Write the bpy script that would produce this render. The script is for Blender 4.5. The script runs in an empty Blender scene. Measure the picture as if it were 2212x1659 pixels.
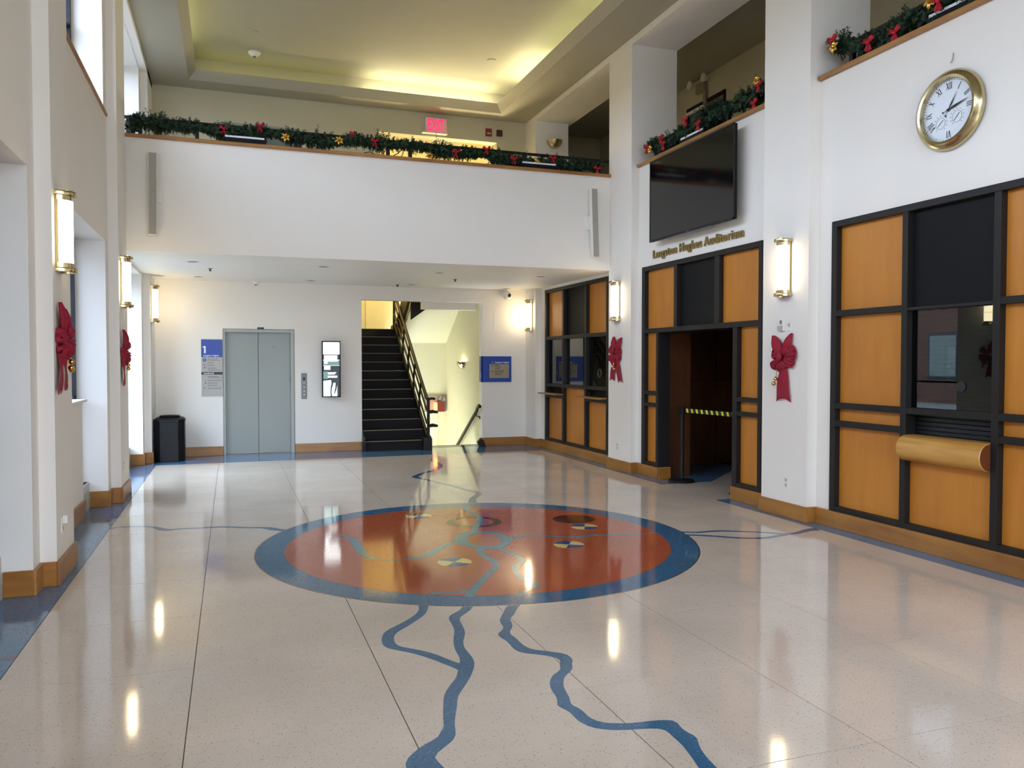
import bpy, math, random
from mathutils import Matrix, Vector
random.seed(7)
PI = math.pi
S = bpy.context.scene
COL = S.collection

# ------------------------------------------------------------------ camera, sky, exposure
cam_data = bpy.data.cameras.new('camera'); cam = bpy.data.objects.new('camera', cam_data); COL.objects.link(cam)
cam.location = (0, 0, 1.6); cam.rotation_euler = (PI/2 - 0.02784, 0, -0.3388)
cam_data.sensor_width = 36; cam_data.lens = 1722.4/2212*36; cam_data.clip_start = 0.05; cam_data.clip_end = 500
S.camera = cam
world = bpy.data.worlds.new('overcast_sky'); S.world = world; world.use_nodes = True
bg = world.node_tree.nodes['Background']; bg.inputs['Color'].default_value = (0.73, 0.83, 1.0, 1); bg.inputs['Strength'].default_value = 10.0
S.view_settings.view_transform = 'Standard'; S.view_settings.look = 'None'; S.view_settings.gamma = 1
S.view_settings.exposure = 0.82
S.view_settings.use_curve_mapping = False
cy = S.cycles
cy.max_bounces = 8; cy.diffuse_bounces = 5; cy.glossy_bounces = 4; cy.transmission_bounces = 4; cy.transparent_max_bounces = 8
cy.sample_clamp_indirect = 6.0; cy.caustics_reflective = False; cy.caustics_refractive = False
cy.use_denoising = True; cy.blur_glossy = 0.2

# room measures in metres: x across the hall, y down its length, z up
WR, KR = 5.50, 5.38          # right wall, face of its columns
WL, KL = -1.29, -1.185       # left wall, face of its piers
YB = 14.47                   # far wall
YF = -2.6                    # entrance wall behind the camera
ZS = 2.97                    # underside of the balcony
ZP = 4.355                   # top of the parapets
YP = 10.85                   # front of the far balcony
ZC = 6.17                    # lower ceiling ring
G = 3.50                     # gallery floor

# ------------------------------------------------------------------ materials
def lin(h):
    c = [int(h[i:i+2], 16)/255 for i in (0, 2, 4)]
    return tuple((v/12.92 if v <= 0.04045 else ((v+0.055)/1.055)**2.4) for v in c)
def mat(name, hexc, rough=0.5, metal=0.0, var=0.0, vscale=3.0, bump=0.0, bscale=40.0, emit=0.0, ecol=None, stretch=None, hex2=None, spec=None, coat=0.0):
    m = bpy.data.materials.new(name); m.use_nodes = True; nt = m.node_tree; b = nt.nodes['Principled BSDF']
    c = lin(hexc); b.inputs['Base Color'].default_value = (*c, 1); b.inputs['Roughness'].default_value = rough; b.inputs['Metallic'].default_value = metal
    if spec is not None: b.inputs['Specular IOR Level'].default_value = spec
    if coat: b.inputs['Coat Weight'].default_value = coat; b.inputs['Coat Roughness'].default_value = 0.08
    if emit:
        b.inputs['Emission Color'].default_value = (*(ecol or c), 1); b.inputs['Emission Strength'].default_value = emit
    if var or bump:
        tc = nt.nodes.new('ShaderNodeTexCoord'); mp = nt.nodes.new('ShaderNodeMapping')
        nt.links.new(tc.outputs['Object'], mp.inputs['Vector'])
        if stretch: mp.inputs['Scale'].default_value = stretch
    if var:
        n = nt.nodes.new('ShaderNodeTexNoise'); n.inputs['Scale'].default_value = vscale; n.inputs['Detail'].default_value = 5
        nt.links.new(mp.outputs['Vector'], n.inputs['Vector'])
        r = nt.nodes.new('ShaderNodeValToRGB'); c2 = lin(hex2) if hex2 else tuple(max(0, v*(1-var)) for v in c)
        r.color_ramp.elements[0].position = 0.35; r.color_ramp.elements[1].position = 0.68
        r.color_ramp.elements[0].color = (*c2, 1); r.color_ramp.elements[1].color = (*c, 1)
        nt.links.new(n.outputs['Fac'], r.inputs['Fac']); nt.links.new(r.outputs['Color'], b.inputs['Base Color'])
    if bump:
        n2 = nt.nodes.new('ShaderNodeTexNoise'); n2.inputs['Scale'].default_value = bscale; n2.inputs['Detail'].default_value = 3
        nt.links.new(mp.outputs['Vector'], n2.inputs['Vector'])
        bp = nt.nodes.new('ShaderNodeBump'); bp.inputs['Strength'].default_value = bump; bp.inputs['Distance'].default_value = 0.01
        nt.links.new(n2.outputs['Fac'], bp.inputs['Height']); nt.links.new(bp.outputs['Normal'], b.inputs['Normal'])
    return m
def terrazzo(name, hexc, flecks, amount=0.2, rough=0.075, scale=85.0, patch=None):
    """poured ground: base colour, small chips of stone, slow mottling, polished top with a faint waviness"""
    m = bpy.data.materials.new(name); m.use_nodes = True; nt = m.node_tree; b = nt.nodes['Principled BSDF']; L = nt.links.new; N = nt.nodes.new
    geo = N('ShaderNodeNewGeometry')
    v = N('ShaderNodeTexVoronoi'); v.inputs['Scale'].default_value = scale; L(geo.outputs['Position'], v.inputs['Vector'])
    cr = N('ShaderNodeValToRGB'); cr.color_ramp.interpolation = 'CONSTANT'
    sep = N('ShaderNodeSeparateColor'); L(v.outputs['Color'], sep.inputs['Color']); L(sep.outputs['Red'], cr.inputs['Fac'])
    e = cr.color_ramp.elements; e[0].position = 0; e[0].color = (*lin(flecks[0]), 1); e[1].position = amount*0.34; e[1].color = (*lin(flecks[1]), 1)
    x = e.new(amount*0.67); x.color = (*lin(flecks[2]), 1); x = e.new(amount); x.color = (*lin(hexc), 1)
    gate = N('ShaderNodeMapRange'); gate.inputs['From Min'].default_value = 0.30; gate.inputs['From Max'].default_value = 0.42
    L(v.outputs['Distance'], gate.inputs['Value'])
    mx = N('ShaderNodeMix'); mx.data_type = 'RGBA'; L(gate.outputs['Result'], mx.inputs['Factor']); L(cr.outputs['Color'], mx.inputs['A']); mx.inputs['B'].default_value = (*lin(hexc), 1)
    n = N('ShaderNodeTexNoise'); n.inputs['Scale'].default_value = 1.3; n.inputs['Detail'].default_value = 6; L(geo.outputs['Position'], n.inputs['Vector'])
    mr = N('ShaderNodeMapRange'); mr.inputs['From Min'].default_value = 0.3; mr.inputs['From Max'].default_value = 0.7; mr.inputs['To Min'].default_value = 0.90; mr.inputs['To Max'].default_value = 1.05
    L(n.outputs['Fac'], mr.inputs['Value'])
    oi = N('ShaderNodeObjectInfo'); m2 = N('ShaderNodeMapRange'); m2.inputs['To Min'].default_value = 0.975; m2.inputs['To Max'].default_value = 1.02; L(oi.outputs['Random'], m2.inputs['Value'])
    mu = N('ShaderNodeMath'); mu.operation = 'MULTIPLY'; L(mr.outputs['Result'], mu.inputs[0]); L(m2.outputs['Result'], mu.inputs[1])
    hs = N('ShaderNodeHueSaturation'); L(mx.outputs['Result'], hs.inputs['Color']); L(mu.outputs['Value'], hs.inputs['Value'])
    out = hs.outputs['Color']
    if patch:
        pn = N('ShaderNodeTexNoise'); pn.inputs['Scale'].default_value = 2.3; pn.inputs['Detail'].default_value = 4; L(geo.outputs['Position'], pn.inputs['Vector'])
        pr = N('ShaderNodeMapRange'); pr.inputs['From Min'].default_value = patch[1]; pr.inputs['From Max'].default_value = patch[1]+0.04; L(pn.outputs['Fac'], pr.inputs['Value'])
        pm = N('ShaderNodeMix'); pm.data_type = 'RGBA'; L(pr.outputs['Result'], pm.inputs['Factor']); L(out, pm.inputs['A']); pm.inputs['B'].default_value = (*lin(patch[0]), 1); out = pm.outputs['Result']
    L(out, b.inputs['Base Color'])
    b.inputs['Roughness'].default_value = rough; b.inputs['Specular IOR Level'].default_value = 0.55
    w = N('ShaderNodeTexNoise'); w.inputs['Scale'].default_value = 2.6; w.inputs['Detail'].default_value = 2; L(geo.outputs['Position'], w.inputs['Vector'])
    bp = N('ShaderNodeBump'); bp.inputs['Strength'].default_value = 0.12; bp.inputs['Distance'].default_value = 0.004
    L(w.outputs['Fac'], bp.inputs['Height']); L(bp.outputs['Normal'], b.inputs['Normal'])
    return m
def wood(name, ha, hb, rough=0.35, axis='z', scale=1.0):
    m = bpy.data.materials.new(name); m.use_nodes = True; nt = m.node_tree; b = nt.nodes['Principled BSDF']; L = nt.links.new; N = nt.nodes.new
    geo = N('ShaderNodeNewGeometry'); oi = N('ShaderNodeObjectInfo')
    ad = N('ShaderNodeVectorMath'); ad.operation = 'MULTIPLY_ADD'; ad.inputs[1].default_value = (1, 1, 1)
    cb = N('ShaderNodeCombineXYZ'); ml = N('ShaderNodeMath'); ml.operation = 'MULTIPLY'; ml.inputs[1].default_value = 20; L(oi.outputs['Random'], ml.inputs[0])
    for k in range(3): L(ml.outputs['Value'], cb.inputs[k])
    L(geo.outputs['Position'], ad.inputs[0]); L(cb.outputs['Vector'], ad.inputs[2])
    mp = N('ShaderNodeMapping'); s = [9*scale]*3; s['xyz'.index(axis)] = 1.1*scale; mp.inputs['Scale'].default_value = s; L(ad.outputs['Vector'], mp.inputs['Vector'])
    n = N('ShaderNodeTexNoise'); n.inputs['Scale'].default_value = 1.0; n.inputs['Detail'].default_value = 6; n.inputs['Roughness'].default_value = 0.55; n.inputs['Distortion'].default_value = 0.6
    L(mp.outputs['Vector'], n.inputs['Vector'])
    n1 = N('ShaderNodeTexNoise'); n1.inputs['Scale'].default_value = 1.4; n1.inputs['Detail'].default_value = 3; L(ad.outputs['Vector'], n1.inputs['Vector'])
    mx = N('ShaderNodeMath'); mx.operation = 'ADD'; L(n.outputs['Fac'], mx.inputs[0]); L(n1.outputs['Fac'], mx.inputs[1])
    hf = N('ShaderNodeMath'); hf.operation = 'MULTIPLY'; hf.inputs[1].default_value = 0.5; L(mx.outputs['Value'], hf.inputs[0])
    r = N('ShaderNodeValToRGB'); r.color_ramp.elements[0].position = 0.36; r.color_ramp.elements[1].position = 0.64
    r.color_ramp.elements[0].color = (*lin(hb), 1); r.color_ramp.elements[1].color = (*lin(ha), 1)
    L(hf.outputs['Value'], r.inputs['Fac']); L(r.outputs['Color'], b.inputs['Base Color']); b.inputs['Roughness'].default_value = rough
    return m
def glass(name, tint=(0.9, 0.95, 0.97), f=1.0):
    m = bpy.data.materials.new(name); m.use_nodes = True; nt = m.node_tree; nt.nodes.clear(); N = nt.nodes.new; L = nt.links.new
    o = N('ShaderNodeOutputMaterial'); mx = N('ShaderNodeMixShader'); t = N('ShaderNodeBsdfTransparent'); g = N('ShaderNodeBsdfGlossy'); fr = N('ShaderNodeFresnel')
    t.inputs['Color'].default_value = (*tint, 1); g.inputs['Roughness'].default_value = 0.01
    gm = N('ShaderNodeNewGeometry'); ri_ = N('ShaderNodeMapRange'); ri_.inputs['To Min'].default_value = 1.5; ri_.inputs['To Max'].default_value = 1/1.5
    L(gm.outputs['Backfacing'], ri_.inputs['Value']); L(ri_.outputs['Result'], fr.inputs['IOR'])
    mm = N('ShaderNodeMath'); mm.operation = 'MULTIPLY'; mm.inputs[1].default_value = 1.7*f; mm.use_clamp = True
    L(fr.outputs['Fac'], mm.inputs[0]); L(mm.outputs['Value'], mx.inputs['Fac']); L(t.outputs['BSDF'], mx.inputs[1]); L(g.outputs['BSDF'], mx.inputs[2]); L(mx.outputs['Shader'], o.inputs['Surface'])
    return m
M = {}
M['wall'] = mat('painted_plaster', 'F0ECE4', 0.62, var=0.025, vscale=1.2, bump=0.03, bscale=90)
M['ceiling'] = mat('ceiling_paint', 'A9A493', 0.7, var=0.03, vscale=1.0)
M['cream_wall'] = mat('cream_plaster', 'C8C1A6', 0.65, var=0.03, vscale=1.3)
M['yellow'] = mat('yellow_plaster', 'E4DDB6', 0.65, var=0.04, vscale=1.5)
M['tile'] = terrazzo('cream_terrazzo', 'D8C9BA', ('9C9086', 'BDAB9A', 'E6DACD'), 0.22, scale=120.0)
M['blue'] = terrazzo('blue_terrazzo', '3F6C90', ('2C5070', '6088A4', '345F80'), 0.45, patch=('77694F', 0.68))
M['border'] = terrazzo('dark_blue_terrazzo', '527CA4', ('34557A', '7894B0', '456C92'), 0.5, patch=('6F6350', 0.64))
M['teal'] = terrazzo('light_blue_terrazzo', '57838E', ('3A6472', '7FA3AC', '4A7480'), 0.4)
M['red'] = terrazzo('red_terrazzo', 'B65C3E', ('9A482E', 'C4704F', 'A8502F'), 0.4)
M['darkred'] = terrazzo('brown_terrazzo', '5A3426', ('3A2018', '7A5040', '4A2A1E'), 0.4)
M['cream'] = terrazzo('yellow_terrazzo', 'E6C67C', ('B79650', 'F0DCA8', 'CDAE68'), 0.3)
M['navy'] = terrazzo('navy_terrazzo', '2E4F86', ('1B3260', '5674A8', '243F70'), 0.3)
M['joint'] = mat('zinc_joint', '30291F', 0.5)
M['maple'] = wood('maple_panel', 'CA842A', 'BA7524', 0.45)
M['base'] = wood('maple_baseboard', 'B07A32', '8A561E', 0.34, axis='y')
M['basex'] = wood('maple_baseboard_across', 'B07A32', '8A561E', 0.34, axis='x')
M['cap'] = wood('oak_cap', 'B07F45', '8F6030', 0.35, axis='y', scale=2)
M['capx'] = wood('oak_cap_across', 'B07F45', '8F6030', 0.35, axis='x', scale=2)
M['log'] = wood('worn_log_wood', 'D2A050', 'B47E36', 0.3, axis='y', scale=1.6)
M['logend'] = mat('log_end_grain', '6B3518', 0.5)
M['brownwood'] = wood('brown_door_wood', '6A3E1E', '55301A', 0.45)
M['black'] = mat('black_frame_paint', '1D1B1A', 0.5, spec=0.3)
M['blackpanel'] = mat('black_board', '101114', 0.6, var=0.15, vscale=4, spec=0.2)
M['steel'] = mat('black_steel', '17120F', 0.5, spec=0.3)
M['tread'] = mat('dark_stair_rubber', '100E0D', 0.7, spec=0.25)
M['nosing'] = mat('worn_stair_nosing', '6A5E52', 0.4)
M['brick'] = mat('street_brick', '6E4A3C', 0.85, var=0.3, vscale=6)
M['brass'] = mat('polished_brass', 'C4B48A', 0.2, 1.0)
M['brassdull'] = mat('brushed_brass', 'B3A070', 0.3, 1.0)
M['gold'] = mat('gold_bell', 'D9B25A', 0.12, 1.0)
M['letter'] = mat('bronze_letter', '9A8350', 0.35, 0.6)
M['shade'] = mat('lit_opal_glass', 'FFF4DC', 0.4, emit=9.5, ecol=(1.0, 0.81, 0.50))
M['ribbon'] = mat('red_velvet', '9E1230', 0.75, var=0.25, vscale=9)
M['ribbonbright'] = mat('small_red_ribbon', 'C01528', 0.55)
M['pine'] = mat('pine_needles', '2C4A30', 0.75, var=0.5, vscale=9, hex2='18301E')
M['elev'] = mat('elevator_grey_enamel', '8B8F8A', 0.42, 0.25)
M['elevframe'] = mat('elevator_frame_grey', '979A92', 0.4, 0.2)
M['alu'] = mat('brushed_aluminium', '7E8080', 0.5, 0.4)
M['white'] = mat('white_plastic', 'E8E6DE', 0.4)
M['lightgrey'] = mat('light_grey_cloth', 'B9B7AE', 0.7)
M['grille'] = mat('speaker_grille', 'A9A59A', 0.6, var=0.1, vscale=200)
M['signblue'] = mat('sign_blue', '1F45A0', 0.35)
M['signgrey'] = mat('sign_grey', 'B1AEA8', 0.45)
M['signink'] = mat('sign_dark_ink', '35322F', 0.5)
M['signwhite'] = mat('sign_white_ink', 'E9EEF6', 0.5)
M['signtan'] = mat('sign_bronze_plate', '9C8F78', 0.45, 0.2)
M['bin'] = mat('black_bin_plastic', '0B0B0E', 0.5, spec=0.3)
M['glassclear'] = glass('window_glass'); M['glassupper'] = glass('upper_window_glass', (0.85, 0.87, 0.9)); M['glassdim'] = glass('daylight_dimming_glass', (0.19, 0.205, 0.225)); M['glasshalf'] = glass('entrance_glass', (0.72, 0.72, 0.72)); M['glassmilddim'] = glass('mild_daylight_dimming_glass', (0.60, 0.63, 0.67))  # made-up pane tints, chosen to weaken the daylight entering each bay and the entrance
M['glassdark'] = glass('booth_glass', (0.42, 0.52, 0.52), 0.75)
M['glassteal'] = glass('teal_booth_glass', (0.30, 0.42, 0.42), 1.3)
M['winframe'] = mat('navy_window_metal', '20252F', 0.4, 0.3)
M['screenoff'] = mat('switched_off_screen', '0A0A0C', 0.09, spec=0.6)
M['exitred'] = mat('lit_exit_letters', 'E01040', 0.5, emit=1.1, ecol=(1.0, 0.02, 0.10))
M['exitglow'] = mat('exit_pink_surround', 'D8A8A4', 0.5, emit=0.10, ecol=(1.0, 0.25, 0.32))
M['exitorange'] = mat('lit_orange_exit', 'FF5020', 0.5, emit=5.0, ecol=(1.0, 0.22, 0.05))
M['cove'] = mat('fluorescent_tube', 'F4F8C8', 0.5, emit=6.2, ecol=(1.0, 1.0, 0.52))
M['covewarm'] = mat('bright_fluorescent_tube', 'FFF8D8', 0.5, emit=27.0, ecol=(1.0, 0.93, 0.58))
M['covedim'] = mat('dim_fluorescent_tube', 'F4F0B8', 0.5, emit=2.5, ecol=(0.95, 0.92, 0.35))
M['warmlamp'] = mat('warm_lamp_glass', 'FFE8B8', 0.5, emit=170.0, ecol=(1.0, 0.68, 0.28))
M['whitelamp'] = mat('bright_lamp_glass', 'FFF0D0', 0.5, emit=480.0, ecol=(1.0, 0.84, 0.48))
M['greenlamp'] = mat('greenish_lamp_glass', 'F6F8C0', 0.5, emit=60.0, ecol=(0.97, 1.0, 0.6))
M['scrwhite'] = mat('screen_white', 'FFFFFF', 0.4, emit=1.6, ecol=(0.93, 1.0, 1.0))
M['scrpale'] = mat('screen_pale_teal', 'C8E0DC', 0.4, emit=0.75, ecol=(0.62, 0.85, 0.82))
M['scrteal'] = mat('screen_dull_teal', '6E8E8A', 0.4, emit=0.28, ecol=(0.22, 0.40, 0.37))
M['scrdark'] = mat('screen_dark', '101C1E', 0.3)
M['dial'] = mat('clock_face_white', 'E4EAF0', 0.35)
M['ink'] = mat('black_ink', '15181C', 0.5)
M['greyink'] = mat('grey_ink', '6B737B', 0.5)
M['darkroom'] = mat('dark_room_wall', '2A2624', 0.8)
M['shutter'] = mat('dark_roller_shutter', '23282C', 0.45, 0.3)
M['radiator'] = mat('radiator_enamel', 'C9C7BC', 0.45)
M['ground'] = mat('outside_paving', '8C8C88', 0.9, var=0.2, vscale=2)
M['beltyellow'] = mat('belt_yellow', 'DDE03C', 0.55, emit=0)
M['belt'] = mat('belt_black', '121212', 0.6)
M['redbox'] = mat('fire_alarm_red', '7A2A18', 0.45)
M['brownbox'] = mat('dark_brown_plate', '3E2C1A', 0.5)
M['dimmetal'] = mat('dim_grey_glass_door', '707A74', 0.3)

# ------------------------------------------------------------------ mesh helpers
class MB:
    def __init__(s): s.v = []; s.f = []; s.m = []; s.mats = []
    def slot(s, material):
        if material is None: return 0
        if material not in s.mats: s.mats.append(material)
        return s.mats.index(material)
    def add(s, vs, fs, material=None):
        o = len(s.v); k = s.slot(material); s.v += [tuple(v) for v in vs]; s.f += [tuple(i+o for i in f) for f in fs]; s.m += [k]*len(fs); return s
    def box(s, x0, x1, y0, y1, z0, z1, material=None):
        x0, x1 = min(x0, x1), max(x0, x1); y0, y1 = min(y0, y1), max(y0, y1); z0, z1 = min(z0, z1), max(z0, z1)
        return s.add([(x0,y0,z0),(x1,y0,z0),(x1,y1,z0),(x0,y1,z0),(x0,y0,z1),(x1,y0,z1),(x1,y1,z1),(x0,y1,z1)],
                     [(0,3,2,1),(4,5,6,7),(0,1,5,4),(1,2,6,5),(2,3,7,6),(3,0,4,7)], material)
    def prism(s, poly, h0, h1, axis='z', material=None):
        """polygon (counter-clockwise pairs) extruded along an axis; pairs are (x,y) for z, (x,z) for y, (y,z) for x"""
        n = len(poly)
        def P(a, b, h): return (a, b, h) if axis == 'z' else ((a, h, b) if axis == 'y' else (h, a, b))
        vs = [P(a, b, h0) for a, b in poly] + [P(a, b, h1) for a, b in poly]
        fs = [tuple(range(n))[::-1], tuple(range(n, 2*n))] + [(i, (i+1) % n, n+(i+1) % n, n+i) for i in range(n)]
        if axis == 'y': fs = [f[::-1] for f in fs]
        return s.add(vs, fs, material)
    def cyl(s, c, r, h, axis='z', n=24, r2=None, a0=0.0, a1=2*PI, material=None):
        """closed cylinder or wedge from c along axis"""
        r2 = r if r2 is None else r2; full = abs(a1-a0-2*PI) < 1e-6; k = n if full else n+1
        an = [a0+(a1-a0)*i/n for i in range(k)]
        def P(u, v, w):
            return (c[0]+u, c[1]+v, c[2]+w) if axis == 'z' else ((c[0]+u, c[1]+w, c[2]+v) if axis == 'y' else (c[0]+w, c[1]+u, c[2]+v))
        vs = [P(r*math.cos(a), r*math.sin(a), 0) for a in an]+[P(r2*math.cos(a), r2*math.sin(a), h) for a in an]
        fs = [tuple(range(k))[::-1], tuple(range(k, 2*k))]+[(i, (i+1) % k, k+(i+1) % k, k+i) for i in range(k)]
        if axis == 'y': fs = [f[::-1] for f in fs]
        return s.add(vs, fs, material)
    def lathe(s, prof, c=(0,0,0), axis='z', n=32, a0=0.0, a1=2*PI, material=None):
        full = abs(a1-a0-2*PI) < 1e-6; k = n if full else n+1; vs = []
        for i in range(k):
            a = a0+(a1-a0)*i/n
            for r, h in prof:
                u, v = r*math.cos(a), r*math.sin(a)
                vs.append((c[0]+u, c[1]+v, c[2]+h) if axis == 'z' else ((c[0]+u, c[1]+h, c[2]+v) if axis == 'y' else (c[0]+h, c[1]+u, c[2]+v)))
        p = len(prof); fs = []
        for i in range(n):
            j = (i+1) % k
            for q in range(p-1): fs.append((i*p+q, j*p+q, j*p+q+1, i*p+q+1))
        if axis == 'y': fs = [f[::-1] for f in fs]
        return s.add(vs, fs, material)
    def sphere(s, c, r, n=14, m=8, sq=(1,1,1), material=None):
        prof = [(max(1e-5, math.sin(PI*i/m)), -math.cos(PI*i/m)) for i in range(m+1)]
        b = MB().lathe(prof, n=n); return s.add([(c[0]+x*r*sq[0], c[1]+y*r*sq[1], c[2]+z*r*sq[2]) for x, y, z in b.v], b.f, material)
    def tube(s, pts, r, n=8, material=None, radii=None):
        pts = [Vector(p) for p in pts]; vs = []; up = Vector((0, 0, 1)); prev = None
        for i, p in enumerate(pts):
            t = (pts[min(i+1, len(pts)-1)]-pts[max(i-1, 0)]).normalized()
            if prev is None:
                a = t.cross(up); a = t.cross(Vector((1, 0, 0))) if a.length < 1e-3 else a
            else: a = prev - t*prev.dot(t)
            a.normalize(); prev = a; b = t.cross(a); rr = radii[i] if radii else r
            for k in range(n):
                an = 2*PI*k/n; vs.append(p+a*rr*math.cos(an)+b*rr*math.sin(an))
        fs = [(i*n+k, i*n+(k+1) % n, (i+1)*n+(k+1) % n, (i+1)*n+k) for i in range(len(pts)-1) for k in range(n)]
        fs += [tuple(range(n))[::-1], tuple(range((len(pts)-1)*n, len(pts)*n))]
        return s.add(vs, fs, material)
    def mesh(s, name, material=None, smooth=False):
        me = bpy.data.meshes.new(name); me.from_pydata(s.v, [], s.f)
        ms = s.mats if s.mats else [material]
        for q in ms: me.materials.append(q if q is not None else material)
        if len(ms) > 1: me.polygons.foreach_set('material_index', s.m)
        me.update()
        if smooth:
            me.polygons.foreach_set('use_smooth', [True]*len(me.polygons)); me.set_sharp_from_angle(angle=math.radians(38))
        return me
def tag(o, label=None, cat=None, group=None, kind=None):
    if label: o['label'] = label
    if cat: o['category'] = cat
    if group: o['group'] = group
    if kind: o['kind'] = kind
    return o
WORLD_BASED = set()      # things whose parts are modelled in room measures
def put(name, me, parent=None, loc=None, rot=None, label=None, cat=None, group=None, kind=None, bevel=0):
    o = bpy.data.objects.new(name, me); COL.objects.link(o)
    if parent:
        o.parent = parent
        if parent.name in WORLD_BASED: o.matrix_parent_inverse = Matrix.Translation(-parent.location)
    if loc is not None: o.location = loc
    if rot is not None: o.rotation_euler = rot
    if bevel:
        bv = o.modifiers.new('bevel', 'BEVEL'); bv.width = bevel; bv.segments = 2; bv.limit_method = 'ANGLE'
    return tag(o, label, cat, group, kind)
def part(name, mb, m, parent, smooth=False, **kw): return put(name, mb.mesh(name, m, smooth), parent, **kw)
def empty(name, loc=(0,0,0), rz=0.0, label=None, cat=None, group=None, kind=None, parent=None):
    o = bpy.data.objects.new(name, None); o.empty_display_size = 0.1; COL.objects.link(o); o.location = loc; o.rotation_euler = (0, 0, rz)
    if parent: o.parent = parent
    return tag(o, label, cat, group, kind)
def based(name, base, label, cat, **kw):
    o = empty(name, base, 0.0, label, cat, **kw); WORLD_BASED.add(o.name); return o
def box(name, x0, x1, y0, y1, z0, z1, m, parent=None, **kw): return put(name, MB().box(x0,x1,y0,y1,z0,z1).mesh(name, m), parent, **kw)
def copy_tree(o, parent=None):
    c = o.copy(); COL.objects.link(c)
    if parent: c.parent = parent
    for ch in [q for q in o.children]: copy_tree(ch, c)
    return c
RIGHT, LEFT, BACK = -PI/2, PI/2, 0.0     # turn a thing modelled facing -y so that it hangs on the right, left or far wall
_fonts = {}
def text_mesh(s, size, ext=0.0, bold=0.0, align='LEFT'):
    cu = bpy.data.curves.new('text', 'FONT'); cu.body = s; cu.size = size; cu.extrude = ext; cu.offset = bold; cu.align_x = align; cu.resolution_u = 3
    o = bpy.data.objects.new('text', cu); COL.objects.link(o); bpy.context.view_layer.update()
    me = bpy.data.meshes.new_from_object(o.evaluated_get(bpy.context.evaluated_depsgraph_get())); w = o.dimensions.x
    bpy.data.objects.remove(o); bpy.data.curves.remove(cu)
    me.transform(Matrix.Rotation(PI/2, 4, 'X'))       # stands upright, readable from -y
    return me, w
def text(name, s, size, m, parent, x, y, z, ext=0.0008, bold=0.0, align='LEFT', label=None):
    me, w = text_mesh(s, size, ext, bold, align); me.materials.clear(); me.materials.append(m)
    return put(name, me, parent, loc=(x, y, z), label=label)

# ================================================================== THE SETTING
# ---- floor: poured terrazzo squares between zinc strips, blue borders, a round medallion and river inlays
floor = empty('floor', label='cream terrazzo floor with zinc joints, blue borders and river inlays', cat='floor', kind='structure')
box('floor_base', -1.9, 5.62, YF, YB+0.32, -0.06, -0.003, M['joint'], floor)
TX = [-1.11, -0.196, 0.718, 1.632, 2.546, 3.460, 4.374, 5.28]
TY = [YF, -1.955, -1.041, -0.127, 0.787, 1.703, 2.617, 3.535, 4.449, 5.366, 6.281, 7.196, 8.111, 9.026, 9.941, 10.856, 11.771, 12.686, 13.40]
gp = 0.0022; tile_mesh = {}
for i in range(len(TX)-1):
    for j in range(len(TY)-1):
        w, d = TX[i+1]-TX[i], TY[j+1]-TY[j]; k = (round(w, 2), round(d, 2))
        if k not in tile_mesh: tile_mesh[k] = MB().box(-w/2+gp, w/2-gp, -d/2+gp, d/2-gp, -0.02, 0).mesh('floor_tile', M['tile'])
        put('floor_tile', tile_mesh[k], floor, loc=((TX[i]+TX[i+1])/2, (TY[j]+TY[j+1])/2, 0))
border = [(-1.9, -1.11-gp, YF, YB+0.02, 'border'), (-1.11+gp, 4.72, 13.40+gp, YB+0.06, 'border'), (4.72, 5.5, 13.40+gp, YB+0.06, 'border'), (5.28+gp, 5.6, 9.13+gp, 13.40-gp, 'border'), (5.28+gp, 5.52, YF, 7.90-gp, 'border')]
for x0, x1, y0, y1, m in border: box('blue_border', x0, x1, y0, y1, -0.02, 0.0, M[m], floor, label='dark blue terrazzo border strip along the wall')
for x0, x1 in ((5.28+gp, 6.2-gp), (6.2+gp, 7.1-gp), (7.1+gp, 8.3)): box('floor_tile', x0, x1, 7.5 if x0 > 5.6 else 7.90, 9.13-gp, -0.02, 0, M['tile'], floor)
put('floor_tile', MB().prism([(6.05, 9.13), (8.3, 9.13), (8.3, 10.3), (7.3, 10.3)], -0.02, 0.0).mesh('floor_tile', M['tile']), floor)
put('blue_border', MB().prism([(5.6, 9.13+gp), (6.05, 9.13+gp), (7.28, 10.3), (7.28, 11.2), (5.6, 11.2)], -0.02, 0.0).mesh('blue_border', M['border']), floor, label='dark blue terrazzo border strip inside the doorway')
def resample(pts, n):
    L = [0]
    for a, b in zip(pts, pts[1:]): L.append(L[-1]+math.dist(a, b))
    out = []; k = 0
    for i in range(n):
        t = L[-1]*i/(n-1)
        while k < len(L)-2 and L[k+1] < t: k += 1
        f = (t-L[k])/max(1e-9, L[k+1]-L[k]); out.append((pts[k][0]+(pts[k+1][0]-pts[k][0])*f, pts[k][1]+(pts[k+1][1]-pts[k][1])*f))
    return out
def smooth_line(p):
    q = [p[0]]
    for a, b in zip(p, p[1:]): q += [(a[0]*.75+b[0]*.25, a[1]*.75+b[1]*.25), (a[0]*.25+b[0]*.75, a[1]*.25+b[1]*.75)]
    return q+[p[-1]]
def band(A, B, z, n=None):
    n = n or 2*max(len(A), len(B)); A = resample(smooth_line(A), n); B = resample(smooth_line(B), n); m = MB()
    vs = [(x, y, z) for x, y in A]+[(x, y, z) for x, y in B]+[(x, y, 0) for x, y in A]+[(x, y, 0) for x, y in B]
    fs = [(i, i+1, n+i+1, n+i) for i in range(n-1)]+[(i, 2*n+i, 2*n+i+1, i+1) for i in range(n-1)]+[(n+i, n+i+1, 3*n+i+1, 3*n+i) for i in range(n-1)]
    return m.add(vs, fs)
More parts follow.
